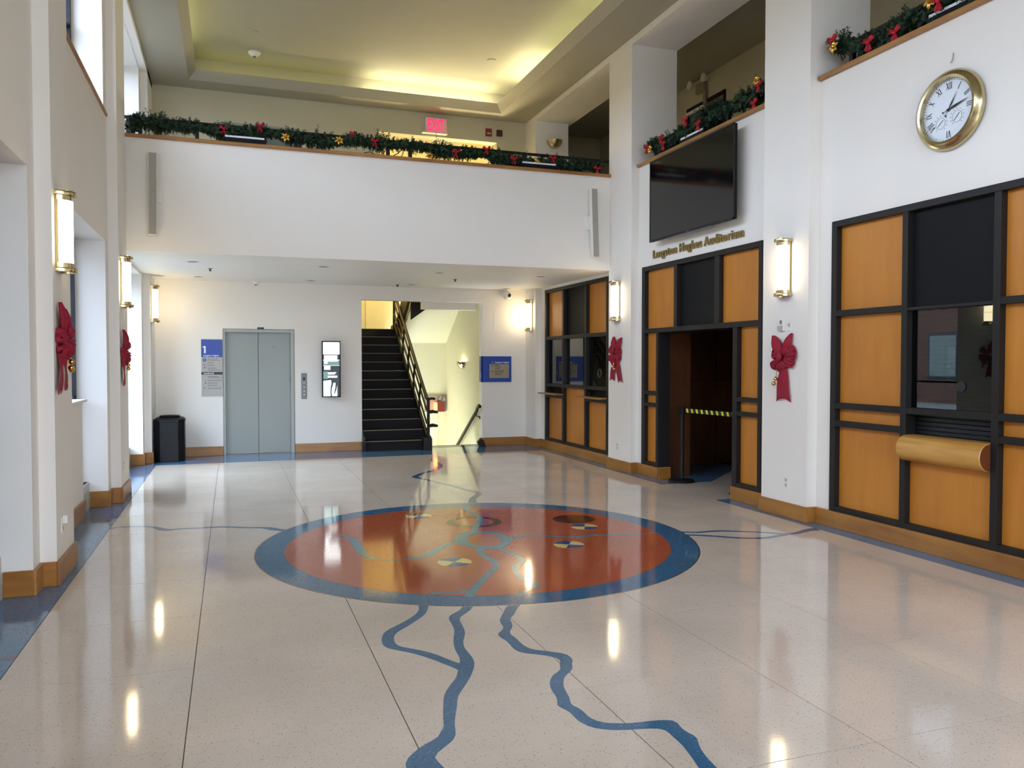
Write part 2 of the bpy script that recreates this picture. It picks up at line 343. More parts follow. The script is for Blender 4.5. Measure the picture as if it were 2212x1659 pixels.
def ribbon_path(P, W, z):
    if not isinstance(W, (list, tuple)): W = [W]*len(P)
    A, B = [], []
    for i, p in enumerate(P):
        a, b = P[max(0, i-1)], P[min(len(P)-1, i+1)]; dx, dy = b[0]-a[0], b[1]-a[1]; l = math.hypot(dx, dy) or 1; w = W[i]/2
        A.append((p[0]-dy/l*w, p[1]+dx/l*w)); B.append((p[0]+dy/l*w, p[1]-dx/l*w))
    return band(A, B, z)
ML = [(0.78, 2.5), (0.70, 2.7), (0.645, 2.93), (0.634, 3.062), (0.641, 3.096), (0.659, 3.137), (0.716, 3.2), (0.764, 3.235), (0.817, 3.265), (0.842, 3.317), (0.863, 3.341), (0.886, 3.447), (0.916, 3.561), (0.947, 3.672), (0.993, 3.761), (1.056, 3.85), (1.088, 3.929), (1.113, 4.001), (1.134, 4.049), (1.154, 4.128), (1.157, 4.217), (1.169, 4.306), (1.199, 4.425), (1.241, 4.547), (1.258, 4.667), (1.261, 4.76), (1.275, 4.814), (1.326, 4.875), (1.373, 4.908), (1.432, 5.018)]
MR = [(1.0, 2.5), (0.93, 2.68), (0.85, 2.86), (0.776, 3.012), (0.769, 3.059), (0.76, 3.086), (0.766, 3.116), (0.791, 3.149), (0.833, 3.185), (0.876, 3.226), (0.9, 3.277), (0.912, 3.349), (0.943, 3.447), (0.976, 3.539), (1.007, 3.639), (1.035, 3.687), (1.078, 3.755), (1.127, 3.838), (1.165, 3.915), (1.2, 3.998), (1.218, 4.077), (1.218, 4.165), (1.217, 4.257), (1.239, 4.361), (1.276, 4.448), (1.298, 4.527), (1.312, 4.63), (1.32, 4.72), (1.342, 4.79), (1.389, 4.833), (1.436, 4.889), (1.497, 4.995)]
LO = [(1.149, 5.117), (1.134, 5.025), (1.105, 4.953), (1.061, 4.889), (0.998, 4.815), (0.912, 4.734), (0.856, 4.682), (0.819, 4.609), (0.799, 4.516), (0.795, 4.437), (0.817, 4.382), (0.866, 4.335), (0.918, 4.28), (0.966, 4.215), (1.011, 4.141), (1.052, 4.059), (1.079, 4.008), (1.098, 3.958)]
LI = [(1.214, 5.094), (1.181, 4.988), (1.142, 4.9), (1.082, 4.823), (1.003, 4.731), (0.93, 4.656), (0.891, 4.601), (0.874, 4.539), (0.864, 4.461), (0.879, 4.398), (0.923, 4.354), (0.975, 4.302), (1.024, 4.239), (1.061, 4.176), (1.091, 4.107), (1.115, 4.064), (1.136, 4.035)]
RL = [(1.724, 4.923), (1.675, 4.876), (1.632, 4.788), (1.585, 4.704), (1.553, 4.638), (1.539, 4.568), (1.541, 4.52), (1.506, 4.453), (1.464, 4.416), (1.46, 4.349), (1.475, 4.294), (1.476, 4.229), (1.471, 4.168), (1.478, 4.11), (1.51, 4.062), (1.564, 4.028), (1.614, 3.987), (1.649, 3.939), (1.651, 3.896), (1.622, 3.849), (1.61, 3.799), (1.583, 3.768), (1.537, 3.732), (1.5, 3.681), (1.472, 3.616), (1.457, 3.55), (1.453, 3.493), (1.441, 3.441), (1.417, 3.395), (1.426, 3.36), (1.447, 3.31), (1.444, 3.25), (1.448, 3.199), (1.468, 3.143), (1.506, 3.107), (1.555, 3.078), (1.618, 3.06), (1.685, 3.048), (1.749, 3.029), (1.769, 2.999), (1.765, 2.945), (1.765, 2.9), (1.761, 2.849), (1.749, 2.786), (1.738, 2.733), (1.724, 2.678), (1.69, 2.45)]
RR = [(1.789, 4.9), (1.738, 4.833), (1.694, 4.746), (1.656, 4.691), (1.62, 4.642), (1.604, 4.545), (1.581, 4.48), (1.549, 4.438), (1.532, 4.375), (1.542, 4.32), (1.541, 4.238), (1.546, 4.157), (1.57, 4.102), (1.614, 4.071), (1.655, 4.035), (1.698, 4.002), (1.723, 3.957), (1.717, 3.887), (1.689, 3.84), (1.674, 3.79), (1.643, 3.747), (1.6, 3.71), (1.569, 3.669), (1.535, 3.594), (1.517, 3.517), (1.508, 3.451), (1.481, 3.383), (1.496, 3.346), (1.508, 3.299), (1.504, 3.249), (1.514, 3.201), (1.54, 3.16), (1.599, 3.13), (1.665, 3.112), (1.737, 3.107), (1.798, 3.097), (1.838, 3.083), (1.855, 3.055), (1.841, 3.002), (1.844, 2.954), (1.857, 2.922), (1.853, 2.887), (1.833, 2.85), (1.815, 2.805), (1.801, 2.743), (1.791, 2.655), (1.77, 2.43)]
BK = [(2.557, 8.593), (2.648, 8.917), (2.721, 9.027), (2.841, 9.231), (2.829, 9.327), (2.779, 9.456), (2.731, 9.625), (2.722, 9.786), (2.66, 9.989), (2.573, 10.23), (2.523, 10.466), (2.451, 10.649), (2.403, 10.781), (2.388, 10.857), (2.459, 10.999), (2.592, 11.2), (2.801, 11.411), (2.953, 11.711), (3.053, 11.963), (3.083, 12.344), (3.041, 12.453), (3.106, 12.687), (3.203, 12.919), (3.288, 13.166), (3.309, 13.447)]
LW = [(-1.107, 8.454), (-1.053, 8.502), (-0.916, 8.502), (-0.773, 8.452), (-0.677, 8.341), (-0.635, 8.241), (-0.563, 8.187), (-0.48, 8.233), (-0.34, 8.203), (-0.199, 8.201), (-0.075, 8.186), (0.103, 8.075), (0.28, 8.013), (0.341, 7.963), (0.399, 7.867), (0.554, 7.766)]
RU = [(3.977, 6.507), (4.078, 6.434), (4.183, 6.434), (4.341, 6.432), (4.473, 6.362), (4.599, 6.288), (4.7, 6.229), (4.777, 6.165), (4.835, 6.1), (4.934, 6.087), (5.067, 6.138), (5.184, 6.189), (5.274, 6.172)]
RD = [(3.959, 6.372), (4.017, 6.337), (4.146, 6.27), (4.304, 6.122), (4.43, 6.056), (4.545, 6.023), (4.689, 6.05), (4.833, 6.086)]
IA = [(0.908, 7.4), (1.016, 7.32), (1.025, 7.029), (1.023, 6.663), (1.047, 6.485), (1.133, 6.393), (1.21, 6.351), (1.292, 6.337), (1.425, 6.352), (1.514, 6.395), (1.636, 6.565), (1.797, 6.756), (1.894, 6.831)]
IB = [(2.362, 6.765), (2.494, 6.858), (2.674, 6.835), (2.735, 6.734), (2.861, 6.672), (3.039, 6.615), (3.099, 6.662), (3.142, 6.67), (3.282, 6.609), (3.52, 6.56), (3.754, 6.548)]
IC = [(2.14, 7.129), (2.229, 7.405), (2.346, 7.594), (2.391, 7.716), (2.407, 7.903), (2.401, 8.115), (2.377, 8.279), (2.435, 8.519)]
ID = [(2.011, 6.511), (1.95, 6.348), (1.956, 6.207), (1.973, 6.024), (1.965, 5.92), (1.885, 5.785), (1.789, 5.645), (1.693, 5.496), (1.585, 5.327), (1.512, 5.176)]
IE = [(2.157, 6.445), (2.181, 6.314), (2.215, 6.093), (2.221, 6.002), (2.135, 5.902), (2.072, 5.8), (2.032, 5.674), (2.011, 5.529), (2.028, 5.413), (2.059, 5.262), (1.948, 5.199), (1.829, 5.08)]
IF = [(1.542, 5.309), (1.46, 5.312), (1.393, 5.336), (1.338, 5.333), (1.283, 5.33)]
RO = [(1.883, 6.933), (2.003, 7.147), (2.136, 7.178), (2.276, 7.141), (2.365, 6.99), (2.399, 6.835), (2.355, 6.658), (2.242, 6.49), (2.108, 6.437), (2.008, 6.482), (1.919, 6.604), (1.861, 6.727)]
RI = [(2.0, 6.892), (2.062, 7.011), (2.157, 7.081), (2.229, 7.073), (2.287, 6.983), (2.288, 6.818), (2.245, 6.671), (2.192, 6.584), (2.117, 6.534), (2.041, 6.586), (1.988, 6.682), (1.976, 6.781)]
GB = [(-1.145, 4.456), (-1.18, 4.55), (-1.132, 4.623), (-1.054, 4.636), (-0.959, 4.606), (-0.816, 4.62), (-0.682, 4.61), (-0.52, 4.591), (-0.355, 4.607), (-0.19, 4.588), (-0.022, 4.574), (0.262, 4.596), (0.493, 4.618), (0.668, 4.622), (0.845, 4.578), (1.084, 4.576), (1.327, 4.58), (1.574, 4.615), (1.761, 4.626), (1.919, 4.634), (2.143, 4.623), (2.337, 4.621), (2.633, 4.622), (2.799, 4.605), (2.967, 4.561), (3.137, 4.576), (3.343, 4.607), (3.552, 4.605), (3.727, 4.54), (3.905, 4.535), (4.193, 4.553), (4.559, 4.556), (4.858, 4.553), (5.316, 4.549), (5.463, 4.561)]
G2 = [(10.149, 4.636), (10.088, 4.68), (9.879, 4.642), (9.648, 4.554), (9.428, 4.582), (9.216, 4.624), (8.986, 4.615), (8.741, 4.641), (8.508, 4.639), (8.328, 4.663), (8.176, 4.662), (8.007, 4.611), (7.864, 4.622), (7.705, 4.621), (7.571, 4.626), (7.459, 4.661), (7.386, 4.671)]
G3 = [(6.395, 4.688), (6.302, 4.72), (6.21, 4.657), (6.094, 4.595), (5.995, 4.586), (5.873, 4.558), (5.756, 4.55), (5.665, 4.541), (5.554, 4.541), (5.49, 4.584), (5.448, 4.627), (5.343, 4.584), (5.24, 4.559), (5.142, 4.567), (5.045, 4.551)]
zi = 0.0008
put('river_inlay', band(ML, MR, zi).mesh('river_inlay', M['blue']), floor, label='blue terrazzo river inlay winding towards the entrance')
put('river_inlay', band(LO, LI, zi+0.0003).mesh('river_inlay', M['blue']), floor, label='blue terrazzo river loop joining the main river')
put('river_inlay', band(RL, RR, zi).mesh('river_inlay', M['blue']), floor, label='blue terrazzo river inlay stepping away to the right')
put('river_inlay', ribbon_path(BK, [.10,.08,.08,.07,.07,.06,.07,.08,.06,.055,.055,.06,.07,.10,.09,.08,.09,.10,.07,.05,.05,.08,.12,.12,.06], zi).mesh('river_inlay', M['blue']), floor, label='thin blue terrazzo river inlay running to the staircase')
put('river_inlay', ribbon_path(LW, [.04,.04,.045,.05,.06,.09,.07,.05,.05,.05,.05,.05,.05,.10,.08,.05], zi).mesh('river_inlay', M['blue']), floor, label='thin blue terrazzo river inlay running to the window wall')
put('river_inlay', ribbon_path(RU, [.05,.05,.055,.06,.05,.04,.04,.05,.06,.06,.07,.08,.12], zi).mesh('river_inlay', M['blue']), floor, label='upper of two thin blue river inlays at the right wall')
put('river_inlay', ribbon_path(RD, .055, zi+0.0003).mesh('river_inlay', M['blue']), floor, label='lower of two thin blue river inlays at the right wall')
med = empty('medallion', label='round red terrazzo medallion with a blue ring', parent=floor)
MC = (2.084, 6.786)
def disc(cx, cy_, r, z, n=96): return MB().cyl((cx, cy_, 0), r, z, n=n)
def ringmesh(cx, cy_, r0, r1, z, n=128):
    return MB().lathe([(r0, z-0.0004), (r0, z), (r1, z), (r1, 0)], c=(cx, cy_, 0), n=n)
part('medallion_edge', ringmesh(*MC, 1.914, 1.922, 0.0012), M['brassdull'], med)
part('medallion_ring', ringmesh(*MC, 1.68, 1.915, 0.0010), M['blue'], med, label='blue terrazzo ring')
part('medallion_field', disc(*MC, 1.682, 0.0007), M['red'], med)
part('dark_disc', disc(3.278, 7.404, 0.217, 0.0010, 48), M['darkred'], med, label='dark brown disc')
part('dark_ring', ringmesh(2.275, 7.599, 0.195, 0.277, 0.0010, 64), M['darkred'], med, label='dark brown ring')
zt = 0.0013
for P, W in ((IA, [.05,.10,.12,.12,.10,.05,.045,.045,.06,.10,.10,.07,.07]), (IB, [.09,.06,.05,.05,.05,.06,.10,.05,.05,.05,.05]), (IC, [.10,.09,.10,.08,.07,.06,.10,.10]),
             (ID, [.10,.09,.08,.08,.09,.08,.08,.08,.09,.11]), (IE, [.09,.08,.08,.08,.09,.09,.08,.08,.10,.05,.06,.08]), (IF, [.09,.05,.035,.05,.08])):
    part('medallion_river', ribbon_path(P, [w_*.72 for w_ in W], zt), M['teal'], med); zt += 0.0001
def closed(P, k): return [P[i % len(P)] for i in range(k)]
def polar(P):
    cx = sum(p[0] for p in P)/len(P); cy_ = sum(p[1] for p in P)/len(P); return sorted(P, key=lambda p: math.atan2(p[1]-cy_, p[0]-cx))
ro, ri = polar(RO), polar(RI)
part('lake_ring', band(ro+ro[:1], ri+ri[:1], zt, 60), M['teal'], med, label='light blue ring of water')
for cx, cy_, r, rot in ((1.823, 8.085, .134, .1), (1.671, 6.121, .137, .05), (3.222, 7.023, .130, .35), (2.776, 6.378, .134, .2)):
    wmb = MB()
    for q in range(4): wmb.cyl((cx, cy_, 0), r, 0.0018, n=10, a0=rot+q*PI/2, a1=rot+(q+1)*PI/2, material=M['navy'] if q % 2 else M['cream'])
    # a wedge needs its centre point
    wmb = MB()
    for q in range(4):
        a = [rot-PI/4+q*PI/2+PI/2*i/8 for i in range(9)]
        wmb.prism([(cx, cy_)]+[(cx+r*math.cos(t), cy_+r*math.sin(t)) for t in a], 0, 0.0018, material=M['cream'] if q % 2 == 0 else M['navy'])
    part('quartered_disc', wmb, M['navy'], med, label='small disc quartered in yellow and navy')

# ---- right wall: panelled bays between columns, parapets above, galleries behind
COLS = [(-0.93, -0.22), (2.77, 3.48), (6.47, 7.18), (10.17, 10.88)]
wr = empty('wall_right', label='white plaster wall with columns and panelled bays', cat='wall', kind='structure')
def wbox(n, *a, m='wall', p=None, **kw): return box(n, *a, M[m], p if p else wr, **kw)
for y0, y1 in COLS: wbox('column', KR, 6.105, y0, y1, 0, 6.08)
wbox('column', KR, 6.04, 13.95, YB, 0, 6.08)
# plaster around the three panelled openings
wbox('plaster', WR, WR+0.16, 7.338, 10.047, 2.93, ZP); wbox('plaster', WR, WR+0.16, 10.047, 10.17, 0, ZP); wbox('plaster', WR, WR+0.16, 7.18, 7.338, 0, ZP)
wbox('plaster', WR, WR+0.16, 10.88, 11.12, 0, ZP); wbox('plaster', WR, WR+0.16, 11.12, 13.74, 2.92, 3.3); wbox('plaster', WR, WR+0.16, 13.74, 13.95, 0, 3.3)
wbox('plaster', WR, WR+0.16, 6.273, 6.47, 0, ZP); wbox('plaster', WR, WR+0.16, 3.60, 6.273, 2.95, ZP); wbox('plaster', WR, WR+0.16, 3.48, 3.60, 0, ZP)
wbox('plaster', WR, WR+0.16, YF, -0.93, 0, ZP); wbox('plaster', WR, WR+0.16, -0.22, 2.77, 0, ZP)
for y0, y1 in ((11.12, 13.74), (9.55, 10.047), (7.338, 7.87), (3.60, 6.273)): wbox('plinth', WR, WR+0.16, y0, y1, 0, 0.157)
wbox('header', KR, 6.11, YF, YB+0.3, 6.08, ZC+0.3)
# floors, ceilings and far walls of the side galleries and the rooms below
box('floor_gallery', 5.66, 9.2, YF, 16.0, 3.32, G, M['lightgrey'], kind='structure', label='gallery floor behind the right parapets', cat='floor')
gc = box('ceiling_gallery', 6.11, 9.2, YF, 16.0, 6.45, 6.6, M['ceiling'], kind='structure', label='shaded ceiling of the right-hand gallery', cat='ceiling')
wg = empty('wall_gallery', label='back wall of the upper side gallery', cat='wall', kind='structure')
for a in ((YF, 11.23), (12.33, 16.0)): wbox('plaster', 7.64, 7.8, a[0], a[1], G, 6.45, p=wg, m='cream_wall')
wbox('plaster', 7.64, 7.8, 11.23, 12.33, 6.0, 6.45, p=wg, m='cream_wall'); wbox('plaster', 6.0, 7.8, 15.9, 16.0, G, 6.45, p=wg, m='cream_wall'); wbox('plaster', 5.66, 7.8, YF, YF+.1, G, 6.45, p=wg, m='cream_wall')
d3 = empty('door_3', label='dark open doorway in the gallery wall behind the garland', cat='door', kind='structure')
box('door_frame', 7.62, 7.66, 11.20, 11.25, G, 6.03, M['black'], d3); box('door_frame', 7.62, 7.66, 12.31, 12.36, G, 6.03, M['black'], d3); box('door_frame', 7.62, 7.66, 11.2, 12.36, 5.99, 6.04, M['black'], d3)
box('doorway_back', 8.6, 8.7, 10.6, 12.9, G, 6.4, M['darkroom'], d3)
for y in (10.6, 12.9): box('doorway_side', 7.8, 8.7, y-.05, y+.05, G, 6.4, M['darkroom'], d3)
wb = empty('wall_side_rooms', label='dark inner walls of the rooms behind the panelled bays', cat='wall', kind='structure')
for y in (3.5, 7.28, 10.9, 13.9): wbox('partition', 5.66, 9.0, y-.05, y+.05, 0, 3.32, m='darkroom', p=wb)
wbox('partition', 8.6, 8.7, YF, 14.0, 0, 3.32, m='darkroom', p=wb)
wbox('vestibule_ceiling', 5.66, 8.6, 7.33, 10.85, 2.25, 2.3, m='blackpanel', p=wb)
# timber-lined vestibule behind the auditorium doorway
wv = empty('wall_vestibule', label='brown timber-lined vestibule wall inside the auditorium doorway', cat='wall', kind='structure')
box('timber_panel', 5.66, 6.10, 9.75, 9.80, 0, 2.25, M['brownwood'], wv); box('timber_panel', 6.05, 6.10, 9.80, 10.85, 0, 2.25, M['brownwood'], wv)
for x0, x1 in ((6.10, 7.2), (7.22, 8.5)): box('timber_panel', x0, x1, 10.78, 10.82, 0, 1.3, M['brownwood'], wv); box('timber_panel', x0, x1, 10.78, 10.82, 1.31, 2.25, M['brownwood'], wv)
for y0, y1 in ((7.4, 8.5), (8.51, 9.6), (9.61, 10.7)): box('timber_panel', 8.5, 8.54, y0, y1, 0, 2.25, M['brownwood'], wv)

# ---- left wall: stepped piers between tall recessed windows
PIERS = [(-0.78, -0.12), (2.82, 3.48), (6.42, 7.08), (9.98, 10.72), (13.69, YB)]
wl = empty('wall_left', label='cream plaster wall of stepped piers between tall windows', cat='wall', kind='structure')
XG = -1.64     # plane of the glazing
for y0, y1 in PIERS:
    b0, b1 = (y0-0.21, min(y1+0.21, YB))
    box('pier', KL-0.3, KL, y0, y1, 0, ZC+0.3, M['wall'], wl); box('pier_back', -1.9, WL, b0, b1, 0, ZC+0.3, M['wall'], wl)
edges = [YF]+[v for y0, y1 in PIERS for v in (y0-0.21, min(y1+0.21, YB))]
BAYS = [(edges[i], edges[i+1]) for i in range(0, len(edges)-1, 2) if edges[i+1]-edges[i] > 0.5]
for a, b in BAYS:
    box('spandrel', -1.9, WL, a, b, 2.93, 4.33, M['wall'], wl); box('header', -1.9, WL, a, b, 6.08, ZC+0.3, M['wall'], wl)
    box('low_wall', -1.9, XG+0.02, a, b, 0, 0.28, M['wall'], wl)
box('header_step', WL-.1, KL, YF, YB, 6.09, ZC+0.3, M['wall'], wl)
for a, b in BAYS[1:]:
    if b < 13: box('half_wall', -1.9, -1.45, a, b-0.56, 0, 1.19, M['wall'], wl); box('half_wall_sill', -1.9, -1.405, a, b-0.54, 1.19, 1.215, M['wall'], wl, bevel=0.004)
# windows, two per bay: navy metal frames and panes darkened bay by bay to hold back daylight
wn = 0
for a, b in BAYS:
    for z0, z1, hb in ((0.28, 2.93, (1.22,)), (4.33, 6.08, (5.2,))):
        wn += 1; wdw = empty('window_%d' % wn, label='tall navy-framed window in the left wall' + (', lower row' if z0 < 1 else ', upper row'), cat='window', kind='structure', group='windows of the left wall')
        fr = MB()
        for y in (a+0.03, b-0.03): fr.box(XG-0.05, XG+0.05, y-0.03, y+0.03, z0, z1)
        for z in (z0+0.03, z1-0.03): fr.box(XG-0.05, XG+0.05, a+.06, b-.06, z-0.03, z+0.03)
        part('frame', fr, M['winframe'], wdw)
        ys = [a+0.06+(b-a-0.12)*k/2 for k in range(3)]
        for k in range(2): box('pane', XG-0.004, XG+0.004, ys[k], ys[k+1], z0+0.06, z1-0.06, M[('glassdim' if b < 8 else 'glassmilddim' if b < 11 else 'glassclear') if z0 < 1 else 'glassupper'], wdw)
        box('mullion', XG-0.03, XG+0.04, ys[1]-0.02, ys[1]+0.02, z0, z1, M['winframe'], wdw)
        for h in hb: box('transom', XG-0.029, XG+0.039, a+.06, b-.06, h-0.02, h+0.02, M['winframe'], wdw)
for a, b in BAYS:
    y1 = min(b+.2, YP-.05) if b > 9 and b < 11 else b+.2
    if a < 10: box('sill', -1.62, WL+0.022, a-0.0, b+0.17, 4.328, 4.36, M['cap'], None, label='wooden sill under the upper windows of the left wall', cat='sill', kind='structure', group='upper window sills', bevel=0.004)

# ---- far wall: lift and stair openings below, balcony above
wk = empty('wall_far', label='far wall with the lift doors and the open staircase', cat='wall', kind='structure')
box('plaster', -1.9, -0.13, YB, YB+0.2, 0, 2.97, M['wall'], wk); box('plaster', -0.13, 1.05, YB, YB+0.2, 2.165, 2.97, M['wall'], wk)
box('plaster', 1.05, 2.225, YB, YB+0.2, 0, 2.97, M['wall'], wk); box('plaster', 2.225, 4.50, YB, YB+0.2, 2.72, 2.97, M['wall'], wk)
box('plaster', 4.50, 5.6, YB, YB+0.2, 0, 2.97, M['wall'], wk)
wu = empty('wall_upper_far', label='far wall of the balcony with a wide lit opening', cat='wall', kind='structure')
box('plaster', -1.9, -0.11, YB, YB+0.2, G-.2, 6.5, M['cream_wall'], wu); box('plaster', -0.11, 1.10, YB, YB+0.2, 5.66, 6.5, M['cream_wall'], wu); box('plaster', 1.10, 2.56, YB, YB+0.2, G-.2, 6.5, M['cream_wall'], wu)
box('plaster', 2.56, 4.79, YB, YB+0.2, 5.752, 6.5, M['cream_wall'], wu); box('plaster', 4.79, 5.6, YB, YB+0.2, G-.2, 6.5, M['cream_wall'], wu)
# balcony: soffit, parapet and oak cap
bal = empty('wall_balcony', label='white balcony parapet across the far end of the hall', cat='wall', kind='structure')
box('parapet', WL, KR+0.02, YP, YP+0.16, ZS, ZP, M['wall'], bal)
box('soffit', WL-.3, WR+.2, YP+0.16, YB+0.1, ZS, 3.1, M['wall'], bal); box('slab', WL-.3, WR+.2, YP+0.16, YB+0.1, 3.32, G, M['lightgrey'], bal)
c1 = box('trim_balcony', WL+.03, KR+0.02, YP-0.04, YP+0.22, ZP, ZP+0.042, M['capx'], None, label='oak cap along the far balcony parapet', cat='trim', kind='structure', bevel=0.008)
for n, (y0, y1, lb) in enumerate(((7.19, 10.16, 'above the switched-off television'), (3.49, 6.46, 'above the brass clock'), (-0.2, 2.76, 'nearest the entrance'))):
    box('trim_gallery', WR-0.045, WR+0.20, y0, y1, ZP, ZP+0.042, M['cap'], None, label='oak cap on the gallery parapet '+lb, cat='trim', kind='structure', group='gallery parapet caps', bevel=0.008)
box('trim_gallery', WR-0.045, WR+0.20, YP+0.25, 13.94, ZP, ZP+0.042, M['cap'], None, label='oak cap on the gallery parapet beyond the balcony', cat='trim', kind='structure', group='gallery parapet caps')

# ---- ceiling: flat ring, bevelled lip, lit recess above
ce = empty('ceiling', label='cream ceiling with a deep lit cove recess', cat='ceiling', kind='structure')
cx0, cx1, cy0, cy1 = -0.605, 4.735, 0.4, 14.04
box('ring', -1.9, cx0, YF, YB+.2, ZC, ZC+.05, M['ceiling'], ce); box('ring', cx1, KR, YF, YB+.2, ZC, ZC+.05, M['ceiling'], ce)
box('ring', cx0, cx1, cy1, YB+.2, ZC, ZC+.05, M['ceiling'], ce); box('ring', cx0, cx1, YF, cy0, ZC, ZC+.05, M['ceiling'], ce)
lip = MB(); dl = 0.12; zl = ZC+0.13
o4 = [(cx0, cy0), (cx1, cy0), (cx1, cy1), (cx0, cy1)]; i4 = [(cx0+dl, cy0+dl), (cx1-dl, cy0+dl), (cx1-dl, cy1-dl-.02), (cx0+dl, cy1-dl-.02)]
lip.add([(x, y, ZC) for x, y in o4]+[(x, y, zl) for x, y in i4], [(i, i+4, (i+1) % 4+4, (i+1) % 4) for i in range(4)])
q4 = [(x+(0.04 if x < 2 else -0.04)*0, y, zl) for x, y in o4]
lip.add([(x, y, zl) for x, y in i4]+q4, [(i, i+4, (i+1) % 4+4, (i+1) % 4) for i in range(4)])
part('cove_lip', lip, M['ceiling'], ce)
rx0, rx1, ry0, ry1, rz = cx0-.30, cx1+.30, cy0-.3, cy1+.33, 6.63
box('cove_shelf', rx0, cx0, ry0, ry1, zl-.03, zl, M['ceiling'], ce); box('cove_shelf', cx1, rx1, ry0, ry1, zl-.03, zl, M['ceiling'], ce)
box('cove_shelf', cx0, cx1, cy1, ry1, zl-.03, zl, M['ceiling'], ce); box('cove_shelf', cx0, cx1, ry0, cy0, zl-.03, zl, M['ceiling'], ce)
box('recess_ceiling', rx0-.1, rx1+.1, ry0-.1, ry1+.1, rz, rz+.1, M['ceiling'], ce)
box('recess_side', rx0-.1, rx0, ry0, ry1, zl-.03, rz, M['ceiling'], ce); box('recess_side', rx1, rx1+.1, ry0, ry1, zl-.03, rz, M['ceiling'], ce)
box('recess_side', rx0, rx1, ry1, ry1+.1, zl-.03, rz, M['ceiling'], ce); box('recess_side', rx0, rx1, ry0-.1, ry0, zl-.03, rz, M['ceiling'], ce)
box('roof', -2.0, 9.3, YF-.2, 19.2, 6.9, 7.0, M['ceiling'], None, label='roof slab over the hall', cat='roof', kind='structure')

# ---- entrance wall behind the camera: tall glazing
we = empty('wall_entrance', label='glazed entrance wall behind the viewer', cat='wall', kind='structure')
box('plaster', -1.9, -0.6, YF-.2, YF, 0, 6.5, M['wall'], we); box('plaster', 4.8, 9.3, YF-.2, YF, 0, 6.5, M['wall'], we); box('plaster', -0.6, 4.8, YF-.2, YF, 2.9, 3.6, M['wall'], we)
box('plaster', -0.6, 4.8, YF-.2, YF, 5.2, 6.5, M['wall'], we)
for k, (z0, z1) in enumerate(((0.0, 2.9), (3.6, 5.2))):
    w2 = empty('window_%d' % (wn+1+k), label='wide glazed entrance front behind the viewer', cat='window', kind='structure', group='entrance glazing')
    for j in range(4):
        x0 = -0.6+j*1.35
        box('pane', x0+.04, x0+1.31, YF-.1, YF-.09, z0+.05, z1-.05, M['glasshalf'], w2)
        box('mullion', x0-.04 if j else x0, x0+.04, YF-.14, YF-.05, z0, z1, M['winframe'], w2)
box('outside_paving', -40, -1.9, -40, 40, -0.3, -0.15, M['ground'], None, label='grey paving outside the windows', cat='paving', kind='structure')
box('outside_paving', -1.9, 40, -40, YF-.2, -0.3, -0.15, M['ground'], None, label='grey paving outside the entrance', cat='paving', kind='structure')
bd = empty('building', (-17, 6, 0), 0, 'brick building across the street, seen only in reflections', 'building')
box('wall', -3, 0, -26, 26, -.15, 6.5, M['brick'], bd); box('cornice', -3, .25, -26, 26, 6.5, 6.9, M['lightgrey'], bd)
for k in range(14):
    for z in (0.9, 4.0): wf = box('window', -.02, .06, -24.5+k*3.6, -23.0+k*3.6, z, z+1.9, M['winframe'], bd); box('pane', .06, .075, -24.4+k*3.6, -23.1+k*3.6, z+.1, z+1.8, M['dimmetal'], wf)
# outer shell that keeps daylight out of the closed rooms
sh = empty('wall_outer', label='outer building walls behind the closed rooms', cat='wall', kind='structure')
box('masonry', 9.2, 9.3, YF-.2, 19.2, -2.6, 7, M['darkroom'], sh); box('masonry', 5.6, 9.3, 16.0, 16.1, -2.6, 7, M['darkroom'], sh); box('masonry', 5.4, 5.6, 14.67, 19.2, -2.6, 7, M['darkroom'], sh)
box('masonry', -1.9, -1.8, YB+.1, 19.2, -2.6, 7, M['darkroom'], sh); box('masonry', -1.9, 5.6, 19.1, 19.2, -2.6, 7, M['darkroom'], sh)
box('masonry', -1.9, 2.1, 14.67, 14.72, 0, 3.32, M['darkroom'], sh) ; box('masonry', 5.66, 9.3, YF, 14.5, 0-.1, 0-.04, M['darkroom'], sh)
# portals help the renderer find the daylight through the openings
def portal(loc, rot, sx, sy):
    l = bpy.data.lights.new('window_portal', 'AREA'); l.shape = 'RECTANGLE'; l.size = sx; l.size_y = sy; l.cycles.is_portal = True
    o = bpy.data.objects.new('window_portal', l); COL.objects.link(o); o.location = loc; o.rotation_euler = rot
for a, b in BAYS:
    for z0, z1 in ((0.28, 2.93), (4.33, 6.08)): portal((XG-0.12, (a+b)/2, (z0+z1)/2), (PI/2, 0, -PI/2), b-a, z1-z0)
for z0, z1 in ((0.0, 2.9), (3.6, 5.2)): portal((2.1, YF-0.16, (z0+z1)/2), (-PI/2, 0, PI) if False else (PI/2, 0, 0), 5.4, z1-z0)

